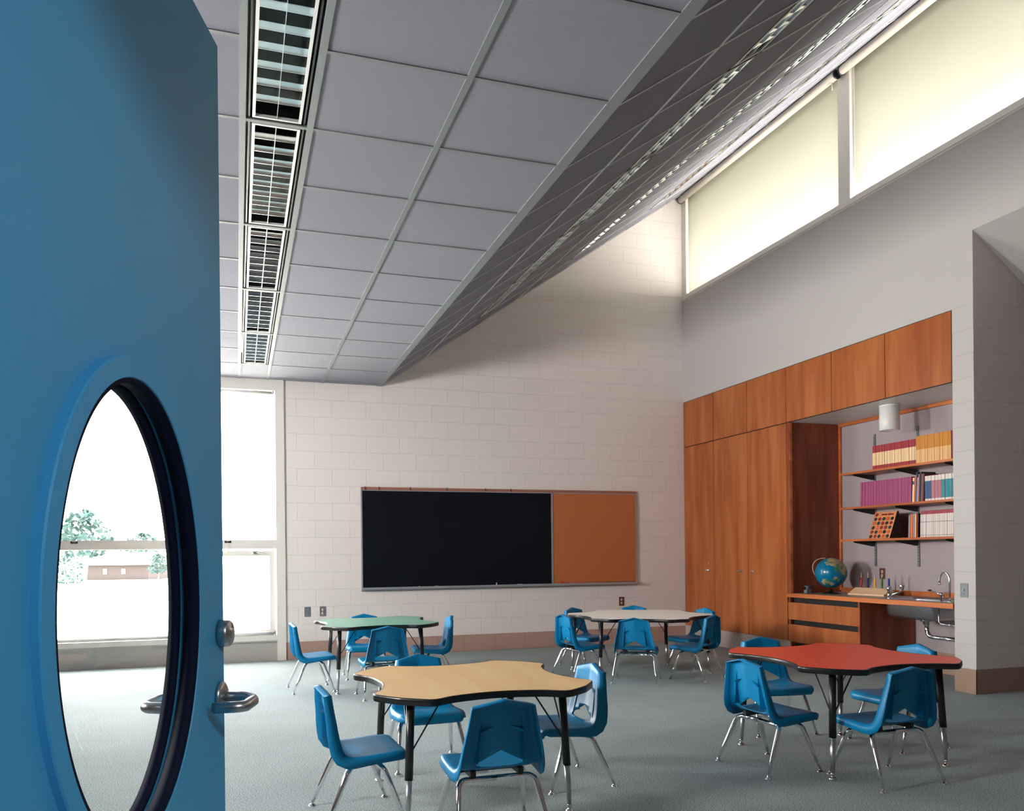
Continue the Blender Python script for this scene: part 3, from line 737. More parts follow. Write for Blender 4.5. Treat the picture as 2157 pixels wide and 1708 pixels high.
add_tube(bm, [(c_[0], c_[1], zb_-.05), (c_[0], c_[1], zb_-.10), (c_[0], c_[1]-.01, zb_-.135), (c_[0], c_[1]-.03, zb_-.155), (c_[0], c_[1]-.06, zb_-.163), (c_[0], -4.2, zb_-.165)], .019, 14)
obj('drain_pipe', bm, M_chrome, sk)
bm = B(); add_tube(bm, [(.12, -3.98, .69), (.12, -3.98, .56), (.12, -4.0, .545), (.12, -4.24, .535)], .006, 8); obj('supply_pipe', bm, M_chrome, sk)
bm = B(); add_lathe(bm, [(.045, 0), (.045, .006), (.02, .008), (0, .008)], 18, (.28, -3.70, zb_+.004)); obj('strainer', bm, M_chrome, sk)
fa = thing('gooseneck_faucet', 'tall chrome gooseneck faucet at the right end of the sink', 'faucet', (.13, -4.085, .742))
bm = B(); add_lathe(bm, [(.022, 0), (.022, .01), (.013, .016), (.012, .03)], 18, (0, 0, 0))
gp = [(0, 0, .01), (0, 0, .19)] + [(.0, .052-.052*math.cos(a), .19+.072*math.sin(a)) for a in [k/10*PI for k in range(1, 11)]] + [(0, .104, .165)]
add_tube(bm, gp, .0085, 12); add_tube(bm, [(0, .104, .17), (0, .104, .15)], .0115, 12)
obj('spout', bm, M_chrome, fa)
bm = B(); add_box(bm, -.03, .03, -.04, .17, 0, .006, bev=.002); obj('deck_plate', bm, M_brushed, fa)
bm = B(); add_lathe(bm, [(.015, 0), (.015, .05), (.02, .055), (.02, .075), (.006, .08)], 16, (-.03, .055, .004))
add_tube(bm, [(-.03, .055, .065), (-.03, .10, .075), (-.03, .15, .095), (-.03, .175, .098)], [.009, .007, .006, .005], 10)
obj('lever', bm, M_chrome, fa)
bm = B(); add_tube(bm, [(-.03, .172, .098), (-.03, .195, .097)], .0085, 10); obj('lever_grip', bm, M_black, fa)
bu = thing('drinking_bubbler', 'small chrome drinking bubbler left of the sink beside the abacus', 'drinking tap', (.10, -3.44, .742))
bm = B(); add_lathe(bm, [(.026, 0), (.026, .006), (.018, .01), (.017, .075), (.024, .08), (.024, .105), (.018, .118), (0, .12)], 20, (0, 0, 0)); obj('body', bm, M_chrome, bu)
bm = B(); add_tube(bm, [(.012, -.01, .035), (.06, -.06, .06), (.075, -.075, .09)], [.014, .011, .010], 10)
add_lathe(bm, [(.012, .08), (.022, .10), (.032, .13), (.030, .132), (.02, .104)], 18, (.078, -.078, .0)); obj('spout', bm, M_chrome, bu)
# globe
gl = thing('globe', 'blue world globe on a black stand in front of the wooden side panel', 'globe', (.275, -2.468, .742))
GM = bpy.data.materials.new('globe_map'); GM.use_nodes = True; t = NT(GM); b = t.n['Principled BSDF']; b.inputs['Roughness'].default_value = .22
tc = t.add('ShaderNodeTexCoord')
def blobs(centres, rad):
    prev = None
    for c in centres:
        d = t.add('ShaderNodeVectorMath', operation='DISTANCE'); t.link(tc.outputs['Object'], d.inputs[0]); v_ = Vector(c[:3]).normalized()*.165; d.inputs[1].default_value = v_
        s_ = t.add('ShaderNodeMath', operation='DIVIDE', i_1=c[3]); t.link(d.outputs['Value'], s_.inputs[0])
        if prev is None: prev = s_
        else:
            mn = t.add('ShaderNodeMath', operation='MINIMUM'); t.link(prev.outputs[0], mn.inputs[0]); t.link(s_.outputs[0], mn.inputs[1]); prev = mn
    return prev
# view vector towards the camera in globe space
vc = Vector((CAM.x-.275, CAM.y+2.468, .15)).normalized(); vr = Vector((0, 0, 1)).cross(vc).normalized()*1; vu = vc.cross(vr)
def gd(r, u): # r right (image), u up, in unit disc
    q = vc*math.sqrt(max(0, 1-r*r-u*u)) + vr*r + vu*u; return (q.x, q.y, q.z)
land = blobs([gd(.05, .82)+(.07,), gd(.35, .70)+(.06,), gd(.62, .42)+(.075,), gd(.45, .25)+(.04,), gd(.75, .1)+(.045,), gd(-.28, -.62)+(.05,), gd(-.12, -.72)+(.045,), gd(.28, -.35)+(.022,), gd(.42, -.48)+(.02,), gd(.15, -.45)+(.014,), (0, 0, -1, .06), (1, .5, .2, .10), (.4, 1, -.2, .08)], .1)
nz = t.add('ShaderNodeTexNoise', i_Scale=22.0, i_Detail=6.0); t.link(tc.outputs['Object'], nz.inputs['Vector'])
mm = t.add('ShaderNodeMath', operation='MULTIPLY_ADD', i_1=1.3, i_2=-.65); t.link(nz.outputs['Fac'], mm.inputs[0])
sm = t.add('ShaderNodeMath', operation='ADD'); t.link(land.outputs[0], sm.inputs[0]); t.link(mm.outputs[0], sm.inputs[1])
lt = t.add('ShaderNodeMath', operation='LESS_THAN', i_1=1.0); t.link(sm.outputs[0], lt.inputs[0])
n2 = t.add('ShaderNodeTexNoise', i_Scale=14.0, i_Detail=3.0); t.link(tc.outputs['Object'], n2.inputs['Vector'])
lc = t.add('ShaderNodeValToRGB'); lc.color_ramp.elements[0].color = srgb(40, 110, 90); lc.color_ramp.elements[1].color = srgb(170, 150, 112); lc.color_ramp.elements[0].position = .42; lc.color_ramp.elements[1].position = .56
t.link(n2.outputs['Fac'], lc.inputs[0])
oc = t.add('ShaderNodeMix', data_type='RGBA'); oc.inputs[6].default_value = srgb(0, 96, 140); oc.inputs[7].default_value = srgb(0, 124, 160); t.link(nz.outputs['Fac'], oc.inputs[0])
mx = t.add('ShaderNodeMix', data_type='RGBA'); t.link(lt.outputs[0], mx.inputs[0]); t.link(oc.outputs[2], mx.inputs[6]); t.link(lc.outputs[0], mx.inputs[7]); t.link(mx.outputs[2], b.inputs['Base Color'])
GZ = .226
bm = B(); bmesh.ops.create_uvsphere(bm, u_segments=40, v_segments=24, radius=.162)
for f in bm.faces: f.smooth = True
o = obj('ball', bm, GM, gl); o.location = (0, 0, GZ)
bm = B(); tilt = math.radians(23); ax = (vr*math.sin(tilt)*-1 + Vector((0, 0, 1))*math.cos(tilt)); side = vr
pts = []
for k in range(0, 29):
    a = math.radians(-95 + 190*k/28) 
    pts.append(Vector((0, 0, GZ)) + (-side*math.cos(a) - ax*0 + (ax)*math.sin(a))*.171)
add_tube(bm, pts, .0035, 8)
add_tube(bm, [Vector((0, 0, GZ))+ax*.160, Vector((0, 0, GZ))+ax*.178], .004, 8)
obj('meridian_arm', bm, pmat('brass', srgb(208, 184, 150), .4, .3), gl)
bm = B(); add_lathe(bm, [(.098, 0), (.098, .005), (.06, .014), (.03, .024), (.014, .034), (.010, .052), (.0, .053)], 28); obj('base', bm, M_black, gl)
# pencil sharpener
ps = thing('pencil_sharpener', 'small grey metal pencil sharpener at the left end of the counter', 'pencil sharpener', (.16, -2.235, .742))
bm = B(); add_box(bm, -.03, .03, -.025, .025, 0, .055, bev=.004); add_tube(bm, [(-.032, 0, .055), (.03, 0, .055)], .027, 18); obj('body', bm, pmat('grey_cast_metal', srgb(128, 132, 134), .4, .5), ps)
bm = B(); add_tube(bm, [(-.034, 0, .055), (-.042, 0, .055)], .02, 16, mat=0); obj('face_plate', bm, M_black, ps)
bm = B(); add_tube(bm, [(.03, 0, .055), (.045, 0, .055), (.047, -.03, .075), (.047, -.034, .078), (.065, -.034, .078)], .005, 8); obj('crank', bm, M_black, ps)
# abacus
ab = thing('bead_abacus', 'wooden counting frame with five upright rods of coloured beads', 'abacus', (.375, -2.91, .742))
ab.rotation_euler = (0, 0, .10)
bm = B(); yy0, yy1 = -.225, .215
P = [(-.07, 0), (.07, 0), (.07, .052), (.035, .075), (-.055, .020), (-.07, .018)]
a = [bm.verts.new((x, yy0, z)) for x, z in P]; b2 = [bm.verts.new((x, yy1, z)) for x, z in P]
bm.faces.new(a); bm.faces.new(b2[::-1])
for i in range(6): bm.faces.new((a[i], b2[i], b2[(i+1) % 6], a[(i+1) % 6]))
obj('base', bm, M_birch, ab)
ABC = [('red', srgb(170, 30, 34)), ('navy', srgb(40, 40, 92)), ('yellow', srgb(238, 170, 20)), ('green', srgb(64, 120, 48)), ('blue', srgb(20, 70, 150))]
for k, (cn, cc_) in enumerate(ABC):
    y = .150 - k*.0835
    bm = B(); add_tube(bm, [(.052, y, .05), (.052, y, .235)], .0035, 8); rd = obj('rod', bm, M_birch, ab)
    bm = B(); prof = []
    for i in range(9): prof += [(.0045, .066+i*.0125), (.011, .069+i*.0125), (.012, .072+i*.0125), (.011, .075+i*.0125)]
    prof += [(.0045, .066+9*.0125)]
    add_lathe(bm, prof, 12, (.052, y, 0)); bd = obj('beads', bm, pmat('bead_'+cn, cc_, .35), rd); bd['kind'] = 'part'; del bd['kind']
    bd['label'] = cn + ' beads stacked on their rod'
# downlight
dn = thing('downlight', 'white cylinder lamp hanging from the soffit over the counter', 'ceiling light', (.30, -3.262, 2.632))
bm = B(); add_lathe(bm, [(.092, 0), (.092, -.010), (.088, -.011), (.088, -.014), (.092, -.015), (.092, -.245), (.086, -.250), (.080, -.248), (.076, -.200), (.0, -.19)], 36); obj('housing', bm, M_whitemet, dn)
bm = B(); add_lathe(bm, [(.083, -.247), (.070, -.225), (.040, -.20), (.0, -.198)], 28); obj('reflector', bm, M_chrome, dn)
# shelf standards, shelves, brackets
SN = ['left', 'middle', 'right']
SY = [-2.66, -3.22, -3.80]
for k, y in enumerate(SY):
    bm = B(); add_box(bm, .688, .699, y-.012, y+.012, 1.035, 2.45)
    for i in range(46): add_box(bm, .6865, .6885, y-.003, y+.003, 1.05+i*.030, 1.062+i*.030, 1)
    tag(obj('shelf_standard', bm, [M_plate, M_dark]), 'slotted metal wall strip carrying the shelves, %s one of three' % SN[k], 'shelf support', 'slotted wall strips')
SZ = [2.036, 1.668, 1.326]
NM = ['top', 'middle', 'bottom']
for k, z in enumerate(SZ):
    s_ = thing('wall_shelf', 'long thin wooden shelf in the recess, %s of the three' % NM[k], 'shelf', (0, 0, z), group='shelves in the recess')
    bm = B(); add_box(bm, .384, .686, -4.240, -2.50, -.022, 0, bev=.001); obj('board', bm, M_woodh, s_)
    for y in SY:
        bm = B(); P = [(.40, -.023), (.686, -.023), (.686, -.075), (.66, -.080), (.41, -.038)]
        a = [bm.verts.new((x, y-.004, q)) for x, q in P]; b2 = [bm.verts.new((x, y+.004, q)) for x, q in P]
        bm.faces.new(a); bm.faces.new(b2[::-1])
        for i in range(5): bm.faces.new((a[i], b2[i], b2[(i+1) % 5], a[(i+1) % 5]))
        obj('bracket', bm, M_black, s_)
# ------------------------------------------------------------------ books
def book_mesh(name, th, h, dep, bands, cover):
    """bands: list of (z0,z1,mat) fractions on the spine"""
    bm = B(); mats = [cover, M_page]
    add_box(bm, .0, dep, -th/2, -th/2+.0012, 0, h, 0); add_box(bm, .0, dep, th/2-.0012, th/2, 0, h, 0)
    add_box(bm, .004, dep-.004, -th/2+.0013, th/2-.0013, .003, h-.003, 1)
    for z0, z1, m in bands:
        if m not in mats: mats.append(m)
        add_box(bm, -.0012, .0022, -th/2+.0020, th/2-.0010, z0*h, z1*h, mats.index(m))
    return obj(name, bm, mats)
def bmat(n, r, g, b_): return pmat(n, srgb(r, g, b_), .45)
m_rdk, m_crm, m_yel, m_ylt, m_pnk, m_pk2 = bmat('book_red', 168, 50, 62), bmat('book_cream', 246, 212, 160), bmat('book_ochre', 214, 140, 50), bmat('book_buff', 240, 190, 130), bmat('book_magenta', 166, 74, 118), bmat('book_pink', 196, 108, 150)
m_mar, m_wht, m_tea, m_blu, m_mau, m_sky, m_org, m_drk, m_gra = bmat('book_maroon', 120, 28, 40), bmat('book_white', 226, 214, 206), bmat('book_teal', 30, 130, 145), bmat('book_blue', 40, 84, 130), bmat('book_mauve', 176, 110, 124), bmat('book_skyblue', 120, 160, 180), bmat('book_orange', 220, 106, 50), bmat('book_black', 34, 32, 36), bmat('book_grey', 150, 140, 136)
def place_books(first, n, y, z, th, label, group, x=.42, lean=0.0, jit=.004, dy=None):
    o = first; tag(first, label, 'book', group); rnd = random.Random(len(label)*7+n)
    for k in range(n):
        if k: o = first.copy(); COL.objects.link(o)
        o.location = (x + rnd.uniform(0, jit), y - th*(k+.5), z+.0006); o.rotation_euler = (lean, 0, 0)
    return y - th*n
x_ = place_books(book_mesh('book', .0160, .242, .17, [(0, .16, m_rdk), (.16, .70, m_crm), (.70, 1, m_rdk)], m_mar), 34, -2.912, SZ[0], .01605, 'thin cream-spined book with dark red top and foot on the top shelf', 'cream and red books on the top shelf')
place_books(book_mesh('book', .0150, .262, .17, [(0, .5, m_ylt), (.5, 1, m_yel)], bmat('book_brown', 150, 84, 30)), 26, x_-.001, SZ[0], .01505, 'taller ochre-spined book, fading to buff at its foot, on the top shelf', 'ochre books on the top shelf')
o = book_mesh('book', .02, .262, .17, [(0, 1, m_mar)], m_mar); o.location = (.425, x_-.001-26*.01505-.0105, SZ[0]+.0006); tag(o, 'dark maroon book ending the ochre row on the top shelf', 'book')
x_ = place_books(book_mesh('book', .0150, .250, .17, [(0, 1, m_pnk)], bmat('book_plum', 120, 44, 84)), 44, -2.735, SZ[1], .01505, 'thin plain magenta book on the middle shelf', 'magenta books on the middle shelf', lean=.03)
x_ -= .012
MIX = [('cream book with a blue block near its top beside the magenta row', .022, .235, [(0, .72, m_crm), (.72, .86, m_blu), (.86, 1, m_crm)], m_crm), ('narrow orange book between the cream and blue books', .014, .245, [(0, 1, m_org)], m_org),
       ('tall blue book leaning beside the orange one on the middle shelf', .013, .285, [(0, 1, m_blu)], m_blu), ('narrow white book between the blue and the red books', .008, .235, [(0, 1, m_wht)], m_wht),
       ('dark red hardback leaning left of the black book', .016, .265, [(0, 1, m_mau)], m_mar), ('thick black book on the middle shelf', .020, .285, [(0, 1, m_drk)], m_drk),
       ('narrow mauve book right of the black book', .009, .262, [(0, 1, m_gra)], m_gra), ('bright red book just before the row of teal and mauve books', .018, .266, [(0, 1, m_mar)], m_mar)]
for lab, th, h, bd, cv in MIX:
    o = book_mesh('book', th, h, .17, bd, cv); o.location = (.42, x_ - th/2, SZ[1]+.001); o.rotation_euler = (.045, 0, 0); x_ -= th+.0022; tag(o, lab, 'book')
x_ -= .010
seq = [(m_blu, 2), (m_mau, 3), (m_tea, 4), (m_sky, 2), (m_mau, 3), (m_blu, 2), (m_tea, 2)]
nmz = ['pair of slim dark blue books left in the banded series', 'slim mauve book left in the banded series', 'slim teal book in the middle of the banded series', 'slim sky-blue book right of the teal ones', 'slim mauve book right of the sky-blue ones', 'slim dark blue book near the pillar', 'slim teal book against the pillar']
avail = (x_ + 4.235)/18
for (m_, n_), lab in zip(seq, nmz):
    lab = lab.replace('pair of slim dark blue books', 'slim dark blue book')
    ORD = {2: ['left one', 'right one'], 3: ['leftmost', 'centre one', 'rightmost'], 4: ['leftmost', 'second', 'third', 'rightmost']}[n_]
    b0 = book_mesh('book', avail*.96, .238, .17, [(0, .09, m_wht), (.09, .80, m_), (.80, 1, m_wht)], m_gra)
    for q in range(n_):
        bk = b0 if q == 0 else b0.copy()
        if q: COL.objects.link(bk)
        x_ = place_books(bk, 1, x_, SZ[1], avail, '%s, %s of %d' % (lab, ORD[q], n_), 'white-topped banded books on the middle shelf')
# bottom shelf
x_ = -3.36
for lab, th, h, bd, cv in (('worn grey book at the left end of the bottom shelf group', .022, .215, [(0, 1, m_gra)], m_gra), ('bright orange book on the bottom shelf', .026, .225, [(0, 1, m_org)], m_org),
                           ('grey book right of the bright orange one', .018, .225, [(0, 1, m_gra)], m_gra), ('buff book left of the dark red hardback', .016, .227, [(0, 1, m_ylt)], m_ylt), ('dark red hardback beside the white row on the bottom shelf', .022, .23, [(0, 1, m_mar)], m_drk)):
    o = book_mesh('book', th, h, .17, bd, cv); o.location = (.42, x_ - th/2, SZ[2]+.001); o.rotation_euler = (.03, 0, 0); x_ -= th+.003; tag(o, lab, 'book')
x_ -= .022
avail = (x_ + 3.90)/24
x_ = place_books(book_mesh('book', avail*.96, .252, .17, [(0, .06, m_wht), (.06, .08, m_gra), (.08, .56, m_wht), (.56, .585, m_gra), (.585, .86, m_wht), (.86, .99, m_rdk)], m_gra), 24, x_, SZ[2], avail, 'slim white book with a red tip on the bottom shelf', 'white red-tipped books on the bottom shelf', lean=.02)
o = book_mesh('book', .03, .256, .17, [(0, 1, m_mar)], m_mar); o.location = (.425, x_-.024, SZ[2]+.001); o.rotation_euler = (.03, 0, 0); tag(o, 'thick maroon book ending the white row on the bottom shelf', 'book')
# peg game board
gb = thing('peg_board', 'slanted wooden board with rows of coloured discs on the bottom shelf', 'game board', (.47, -3.02, SZ[2]+.0005))
bm = B(); P = [(-.085, 0), (.075, 0), (.035, .272), (.015, .272)]
a = [bm.verts.new((x, -.142, z)) for x, z in P]; b2 = [bm.verts.new((x, .142, z)) for x, z in P]
bm.faces.new(a); bm.faces.new(b2[::-1])
for i in range(4): bm.faces.new((a[i], b2[i], b2[(i+1) % 4], a[(i+1) % 4]))
bm.faces.ensure_lookup_table(); bm.normal_update()
for f in bm.faces:
    if f.calc_center_median().x > 0 or abs(f.calc_center_median().y) > .1: f.material_index = 1
obj('board', bm, [wood_mat('board_face', srgb(190, 120, 76), srgb(204, 134, 88), srgb(214, 146, 98)), pmat('board_side', srgb(48, 30, 28), .6)], gb)
DC = {'n': pmat('disc_navy', srgb(30, 32, 44), .4), 'r': pmat('disc_red', srgb(150, 34, 34), .4), 'o': pmat('disc_orange', srgb(206, 96, 40), .4), 'g': pmat('disc_green', srgb(30, 52, 50), .4)}
tl = math.atan2(.100, .272)
for r, row in enumerate(['r', 'nrgon', 'ogrnr', 'norrg', 'rgono', 'grnon']):
    for c, ch in enumerate(row):
        z = .243 - r*.0445; y = .108 - c*.054 + (0 if r else 0)
        xx = -.085 + .100*z/.272
        bm = B(); add_lathe(bm, [(.0185, .002), (.0185, -.003), (.006, -.0035), (0, -.001)], 16, (0, 0, 0), 'X')
        o = obj('disc', bm, DC[ch], gb); o.location = (xx-.001, y, z); o.rotation_euler = (0, tl, 0)
bm = B(); yy = .045
for wlen in (5, 5):
    for i in range(wlen):
        add_box(bm, -.0025, .0, yy-.004, yy-.001, -.009, .009); add_box(bm, -.0025, .0, yy-.010, yy-.004, -.002 if i % 2 else .006, .002 if i % 2 else .009)
        add_box(bm, -.0025, 0, yy-.0125, yy-.010, -.009, .009); yy -= .0145
    yy -= .011
o = obj('lettering', bm, DC['r'], gb); o.location = (-.085+.1*.243/.272-.0005, 0, .243); o.rotation_euler = (0, tl, 0)

# ------------------------------------------------------------------ activity tables
def catmull(P, seg=6):
    n = len(P); out = []
    for i in range(n):
        p0, p1, p2, p3 = P[i-1], P[i], P[(i+1) % n], P[(i+2) % n]
        for k in range(seg):
            t_ = k/seg
            out.append(tuple(.5*((2*p1[j]) + (-p0[j]+p2[j])*t_ + (2*p0[j]-5*p1[j]+4*p2[j]-p3[j])*t_*t_ + (-p0[j]+3*p1[j]-3*p2[j]+p3[j])*t_**3) for j in (0, 1)))
    return out
def square_outline(hx_, hy_):
    q = [(.828, 0), (.845, .18), (.905, .40), (.985, .535), (.995, .60), (.965, .66), (.86, .80), (.80, .86), (.66, .965), (.60, .995), (.535, .985), (.40, .905), (.18, .845)]
    P = []
    for k in range(4):
        a = k*PI/2; c_, s_ = math.cos(a), math.sin(a)
        P += [(x*c_-y*s_, x*s_+y*c_) for x, y in q]
    return catmull([(x*hx_, y*hy_) for x, y in P], 4)
def flower_outline(R_, rot):
    q = [(0, .815), (7, .83), (14, .875), (19, .95), (21.5, .985), (24, .995), (27, .985), (30, .978)]
    P = []
    for k in range(6):
        for d, r in q: P.append((k*60+d, r))
        for d, r in q[-2:0:-1]: P.append((k*60+60-d, r))
    P = [(R_*r*math.cos(math.radians(d)+rot), R_*r*math.sin(math.radians(d)+rot)) for d, r in P]
    return catmull(P, 3)
def scale_out(P, d):
    n = len(P); out = []
    for i in range(n):
        a, b2 = Vector(P[i-1]), Vector(P[(i+1) % n]); t_ = (b2-a).normalized(); out.append((P[i][0]+t_.y*d, P[i][1]-t_.x*d))
    return out
def act_table(label, outline, mat, x, y, z, legs, rz=0):
    t = thing('activity_table', label, 'table', (x, y, 0), rz)
    bm = B(); inn = scale_out(outline, -.002)
    add_prism(bm, inn, z-.03, z); obj('tabletop', bm, mat, t)
    bm = B(); n = len(outline)
    pr = [(0.0, z+.0006), (.0035, z-.002), (.0045, z-.008), (.0045, z-.026), (.0025, z-.031), (-.004, z-.032), (-.004, z-.0305), (-.0025, z-.0300), (-.0025, z+.0003)]
    R = [[bm.verts.new((p[0], p[1], zz)) for p in scale_out(outline, d)] for d, zz in pr]; m = len(R)
    for i in range(m):
        for k in range(n):
            f = bm.faces.new((R[i][k], R[i][(k+1) % n], R[(i+1) % m][(k+1) % n], R[(i+1) % m][k])); f.smooth = True
    obj('edge_band', bm, M_blackrub, t)
    for lx, ly in legs:
        L_ = math.hypot(lx, ly); ux, uy = lx/L_, ly/L_; top = Vector((lx-ux*.035, ly-uy*.035, z-.03)); ft = Vector((lx, ly, 0))
        at = lambda zz: ft + (top-ft)*(zz/top.z)
        bm = B(); add_tube(bm, [at(.215), at(z-.03)], .0185, 14); add_lathe(bm, [(.04, z-.034), (.04, z-.0305)], 16, (top.x, top.y, 0)); lg = obj('leg', bm, M_black, t)
        bm = B(); add_tube(bm, [at(.215), at(.12), at(.022)], [.0140, .0128, .0092], 14); add_lathe(bm, [(.0185, .217), (.0185, .2145), (.012, .2145)], 14, (at(.215).x, at(.215).y, 0)) ; obj('leg_extension', bm, M_brushed, lg)
        bm = B(); add_lathe(bm, [(.021, 0), (.021, .003), (.016, .010), (.009, .014), (.007, .022), (.011, .026), (.011, .034), (.0, .036)], 16, (lx, ly, 0)); obj('glide', bm, M_chrome, lg)
        for s_ in (-1, 1):
            dx, dy = -ux*.10 - uy*s_*.10, -uy*.10 + ux*s_*.10
            p = at(.335); q = Vector((top.x+dx, top.y+dy, z-.031))
            bm = B(); add_tube(bm, [p + Vector((0, 0, -.012)), p + (q-p)*.06 + Vector((dx, dy, 0))*.05, q], .0040, 8); obj('brace', bm, M_black, lg)
    return t
SQ = square_outline(.527, .537)
LG = [(-.40, -.405), (.37, -.405), (-.39, .40), (.37, .40)]
act_table('maple-topped activity table with black edge in the near middle of the room', SQ, M_maple, -4.735, -5.655, .590, LG)
act_table('red-topped activity table with black edge at the right by the pillar', SQ, M_red, -2.455, -5.640, .590, LG)
act_table('pale green-topped activity table near the window jamb', SQ, M_green, -4.612, -2.125, .590, LG)
act_table('large white flower-shaped activity table in front of the cork board', flower_outline(.735, math.radians(2)), M_white, -1.955, -2.30, .583, [(-.62, -.37), (.56, -.40), (-.58, .37), (.54, .38)])

# ------------------------------------------------------------------ chairs
def shell_mesh():
    prof = [(.196, .268, 0, .150), (.202, .282, 0, .158), (.200, .298, 0, .165), (.188, .310, 0, .172), (.165, .316, 0, .180), (.12, .316, 0, .185), (.06, .312, 0, .186), (.0, .308, 0, .186), (-.05, .307, 0, .184),
            (-.078, .311, .03, .180), (-.098, .323, .08, .176), (-.109, .343, .16, .172), (-.115, .368, .28, .168), (-.120, .395, .40, .163), (-.125, .425, .52, .157), (-.129, .460, .66, .149), (-.134, .495, .80, .141), (-.139, .530, .92, .134), (-.142, .560, 1.0, .128), (-.144, .578, 1.0, .125)]
    N = len(prof); m = 8
    ts = [k/m for k in range(-m, m+1)]
    bm = B(); grid = []
    for i, (y, z, fold, w_) in enumerate(prof):
        a = Vector(prof[max(i-1, 0)][:2]); b2 = Vector(prof[min(i+1, N-1)][:2]); tg = (b2-a).normalized()
        nrm = Vector((0, tg.y, -tg.x)) if True else None      # points to the underside / rear
        nn = Vector((0, 0, 0)); nn.y, nn.z = (tg.y*-1, tg.x) if False else (-tg.y, tg.x)
        # tg is (dy,dz); underside normal: for the seat (dy<0) -> -z ; for the back (dz>0) -> -y
        nn = Vector((0, -tg.y, tg.x))
        row = []
        dish = -.006*(1-fold) * (1 if -.1 < y < .15 else .3)
        fl = [.006, .014, .022, .030, .034, .036, .036, .038, .044, .050, .054, .055, .053, .051, .048, .045, .042, .040, .038, .036][i]
        for tt in [-1.03, -1.02, -1.0] + ts[1:-1] + [1.0, 1.02, 1.03]:
            at_ = min(1, abs(tt)); x = w_*max(-1, min(1, tt)) 
            dep = 0
            if abs(tt) > 1.0: 
                x = (w_ + (.011 if abs(tt) > 1.025 else .006))*(1 if tt > 0 else -1); dep = fl if abs(tt) > 1.025 else fl*.35
            p = Vector((x, y, z)) + nn*dep
            g_ = 1-at_
            p.y -= .024*fold*g_
            p.z += .029*max(0, (fold-.85)/.15 if i >= N-3 else 0)*g_*(1 if i == N-1 else .55 if i == N-2 else .2)
            p.z += dish*(1-at_**2)
            if at_ > .8 and i > 8: p.y += .004*(at_-.8)/.2*(1-fold)
            row.append(bm.verts.new(p))
        grid.append(row)
    # top flange folded to the rear
    for k, (dy, dz) in enumerate(((-.005, .004), (-.014, .004), (-.034, .0))):
        base = grid[N-1]; row = []
        for q, v in enumerate(base):
            ref = base[2] if q < 2 else base[-3] if q > len(base)-3 else v
            row.append(bm.verts.new(Vector((v.co.x, min(v.co.y - (.001*(k+1) if v is not ref else 0), ref.co.y+dy), (v.co.z if v is not ref else v.co.z) + dz))))
        if k == 2:
            pass
        grid.append(row)
    for r0, r1 in zip(grid, grid[1:]):
        for k in range(len(r0)-1):
            f = bm.faces.new((r0[k], r0[k+1], r1[k+1], r1[k])); f.smooth = True
    bmesh.ops.recalc_face_normals(bm, faces=bm.faces)
    me = bpy.data.meshes.new('shell'); bm.to_mesh(me); bm.free()
    o = bpy.data.objects.new('tmp_shell', me); COL.objects.link(o)
    md = o.modifiers.new('s', 'SOLIDIFY'); md.thickness = .0045; md.offset = 0
    # opening at the foot of the back
    cb = B(); P = [(0, .392), (.098, .340), (.102, .330), (.080, .322), (.04, .3185), (0, .318), (-.04, .3185), (-.080, .322), (-.102, .330), (-.098, .340)]
    a = [cb.verts.new((x, -.30, z)) for x, z in P]; b2 = [cb.verts.new((x, -.078, z)) for x, z in P]
    cb.faces.new(a[::-1]); cb.faces.new(b2)
    for i in range(len(P)): cb.faces.new((a[i], a[(i+1) % len(P)], b2[(i+1) % len(P)], b2[i]))
    bmesh.ops.recalc_face_normals(cb, faces=cb.faces)
    cm = bpy.data.meshes.new('cut'); cb.to_mesh(cm); cb.free(); c_ = bpy.data.objects.new('tmp_cut', cm); COL.objects.link(c_)
    bo = o.modifiers.new('b', 'BOOLEAN'); bo.operation = 'DIFFERENCE'; bo.object = c_; bo.solver = 'EXACT'
    dg = bpy.context.evaluated_depsgraph_get(); dg.update()
    out = bpy.data.meshes.new_from_object(o.evaluated_get(dg)); out.name = 'seat_shell'
    bpy.data.objects.remove(o); bpy.data.objects.remove(c_)
    out.materials.clear(); out.materials.append(M_plastic)
    return out
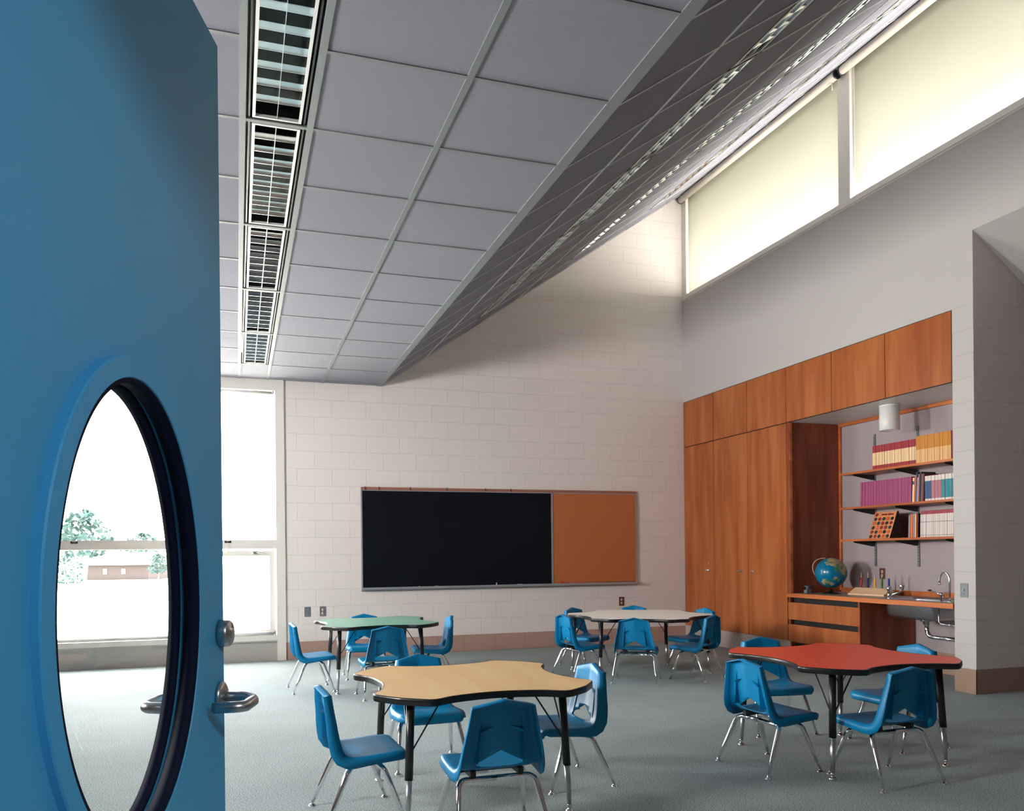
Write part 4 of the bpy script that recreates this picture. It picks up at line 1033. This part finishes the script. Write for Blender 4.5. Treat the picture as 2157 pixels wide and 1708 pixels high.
def make_chair():
    t = thing('stacking_chair', '', 'chair')
    sh = bpy.data.objects.new('seat_shell', shell_mesh()); COL.objects.link(sh); sh.parent = t
    def back_y(x, z):   # rear surface of the back
        f_ = max(0, min(1, (z-.34)/.22)); return -.107 - (z-.34)*.155 - .024*f_*(1-abs(x)/.15) - .003
    for s in (-1, 1):
        bm = B()      # long vertical gusset
        z1, z0 = .555, .345; xa, xb = s*.082, s*.104
        A1 = Vector((xa, back_y(xa, z1), z1)); A0 = Vector((xb*.98, back_y(xa, z0), z0)); A2 = Vector((xb, back_y(xb, z0)-.038, z0)); A3 = Vector((xb+s*.012, back_y(xb, z0), z0))
        v = [bm.verts.new(q) for q in (A1+Vector((0, .004, 0)), A0+Vector((0, .004, 0)), A2, A3+Vector((0, .004, 0)))]
        for q in ((0, 1, 2), (0, 2, 3), (0, 3, 1), (1, 3, 2)): bm.faces.new([v[i] for i in q])
        # chevron
        a = Vector((s*.022, back_y(.02, .502), .502)); b_ = Vector((s*.094, back_y(.094, .470), .470))
        c1 = b_ + Vector((0, -.030, .006)); c2 = b_ + Vector((0, .004, -.016)); c3 = b_ + Vector((0, .004, .012))
        v = [bm.verts.new(q) for q in (a + Vector((0, .003, 0)), c1, c2, c3)]
        for q in ((0, 1, 2), (0, 2, 3), (0, 3, 1), (1, 3, 2)): bm.faces.new([v[i] for i in q])
        obj('back_rib', bm, M_plastic, sh)
    for nm, y0, fy in (('rear', -.062, -.187), ('front', .062, .170)):
        for s in (-1, 1):
            P = [(0, y0, .260), (s*.135, y0, .260)]
            P += [(s*(.135+.038*math.sin(a)), y0 + (fy-y0)*.05*k, .260-.032*(1-math.cos(a))) for k, a in enumerate([i/5*PI*.42 for i in range(1, 6)])]
            last = Vector(P[-1]); ft = Vector((s*.204, fy, .014))
            P += [tuple(last.lerp(ft, .25)), tuple(last.lerp(ft, .6)), tuple(ft)]
            rr = [.0128]*(len(P)-2) + [.0112, .0072]
            bm = B(); add_tube(bm, P, rr, 12); lg = obj('leg', bm, M_chrome, t)
            bm = B(); add_lathe(bm, [(.0185, 0), (.0165, .002), (.012, .008), (.006, .012), (.0065, .02), (0, .021)], 14, (s*.205, fy, 0)); obj('glide', bm, M_chrome, lg)
    for s in (-1, 1):
        bm = B(); add_box(bm, s*.105-.012, s*.105+.012, -.08, .085, .270, .299, bev=.003); obj('seat_rail', bm, M_black, t)
    return t
chair = make_chair(); used = False
def place(x, y, deg, label, group):
    global used
    o = dup(chair) if used else chair; used = True
    o.location = (x, y, 0); o.rotation_euler = (0, 0, math.radians(deg)); o['label'] = label; o['group'] = group
G = 'chairs around the green table'
place(-5.202, -2.189, -86.7, 'blue plastic chair at the left side of the green table, seen from its side', G)
place(-4.618, -1.600, 178.3, 'blue plastic chair behind the green table, facing the viewer', G)
place(-4.645, -2.733, 2.7, 'blue plastic chair with its back to the viewer in front of the green table', G)
place(-4.035, -2.02, 84, 'blue plastic chair at the right side of the green table, facing left', G)
G = 'chairs around the maple table'
place(-5.303, -5.764, -86.8, 'dark blue chair at the left of the maple table, cut by the bottom edge', G)
place(-4.803, -5.002, -178.9, 'blue chair behind the maple table, only its peak and seat showing', G)
place(-4.186, -5.577, 92.8, 'bright blue chair at the right side of the maple table, facing left', G)
place(-4.798, -6.224, -.7, 'dark blue chair back nearest the viewer in front of the maple table', G)
G = 'chairs around the red table'
place(-2.996, -5.708, -85.7, 'blue chair at the left front of the red table, back to the viewer', G)
place(-2.395, -4.971, 172.2, 'light blue chair behind the left end of the red table', G)
place(-2.582, -6.116, 1.8, 'blue chair with lit chevron back in front of the red table', G)
place(-1.926, -5.541, 91.1, 'blue chair behind the right end of the red table, facing left', G)
G = 'chairs around the white table'
place(-2.284, -2.848, -35.0, 'blue chair centred in front of the white table, back to the viewer', G)
place(-2.640, -2.330, -84.0, 'blue chair at the left of the white table, nearer of the two there', G)
place(-2.249, -1.640, -153.1, 'shaded blue chair behind the left lobe of the white table', G)
place(-1.644, -1.612, 152.1, 'blue chair behind the middle of the white table, only its peak visible', G)
place(-1.254, -2.179, 98.5, 'shaded blue chair behind the right lobe of the white table', G)
place(-1.636, -2.843, 30.9, 'blue chair at the right front of the white table, back to the viewer', G)
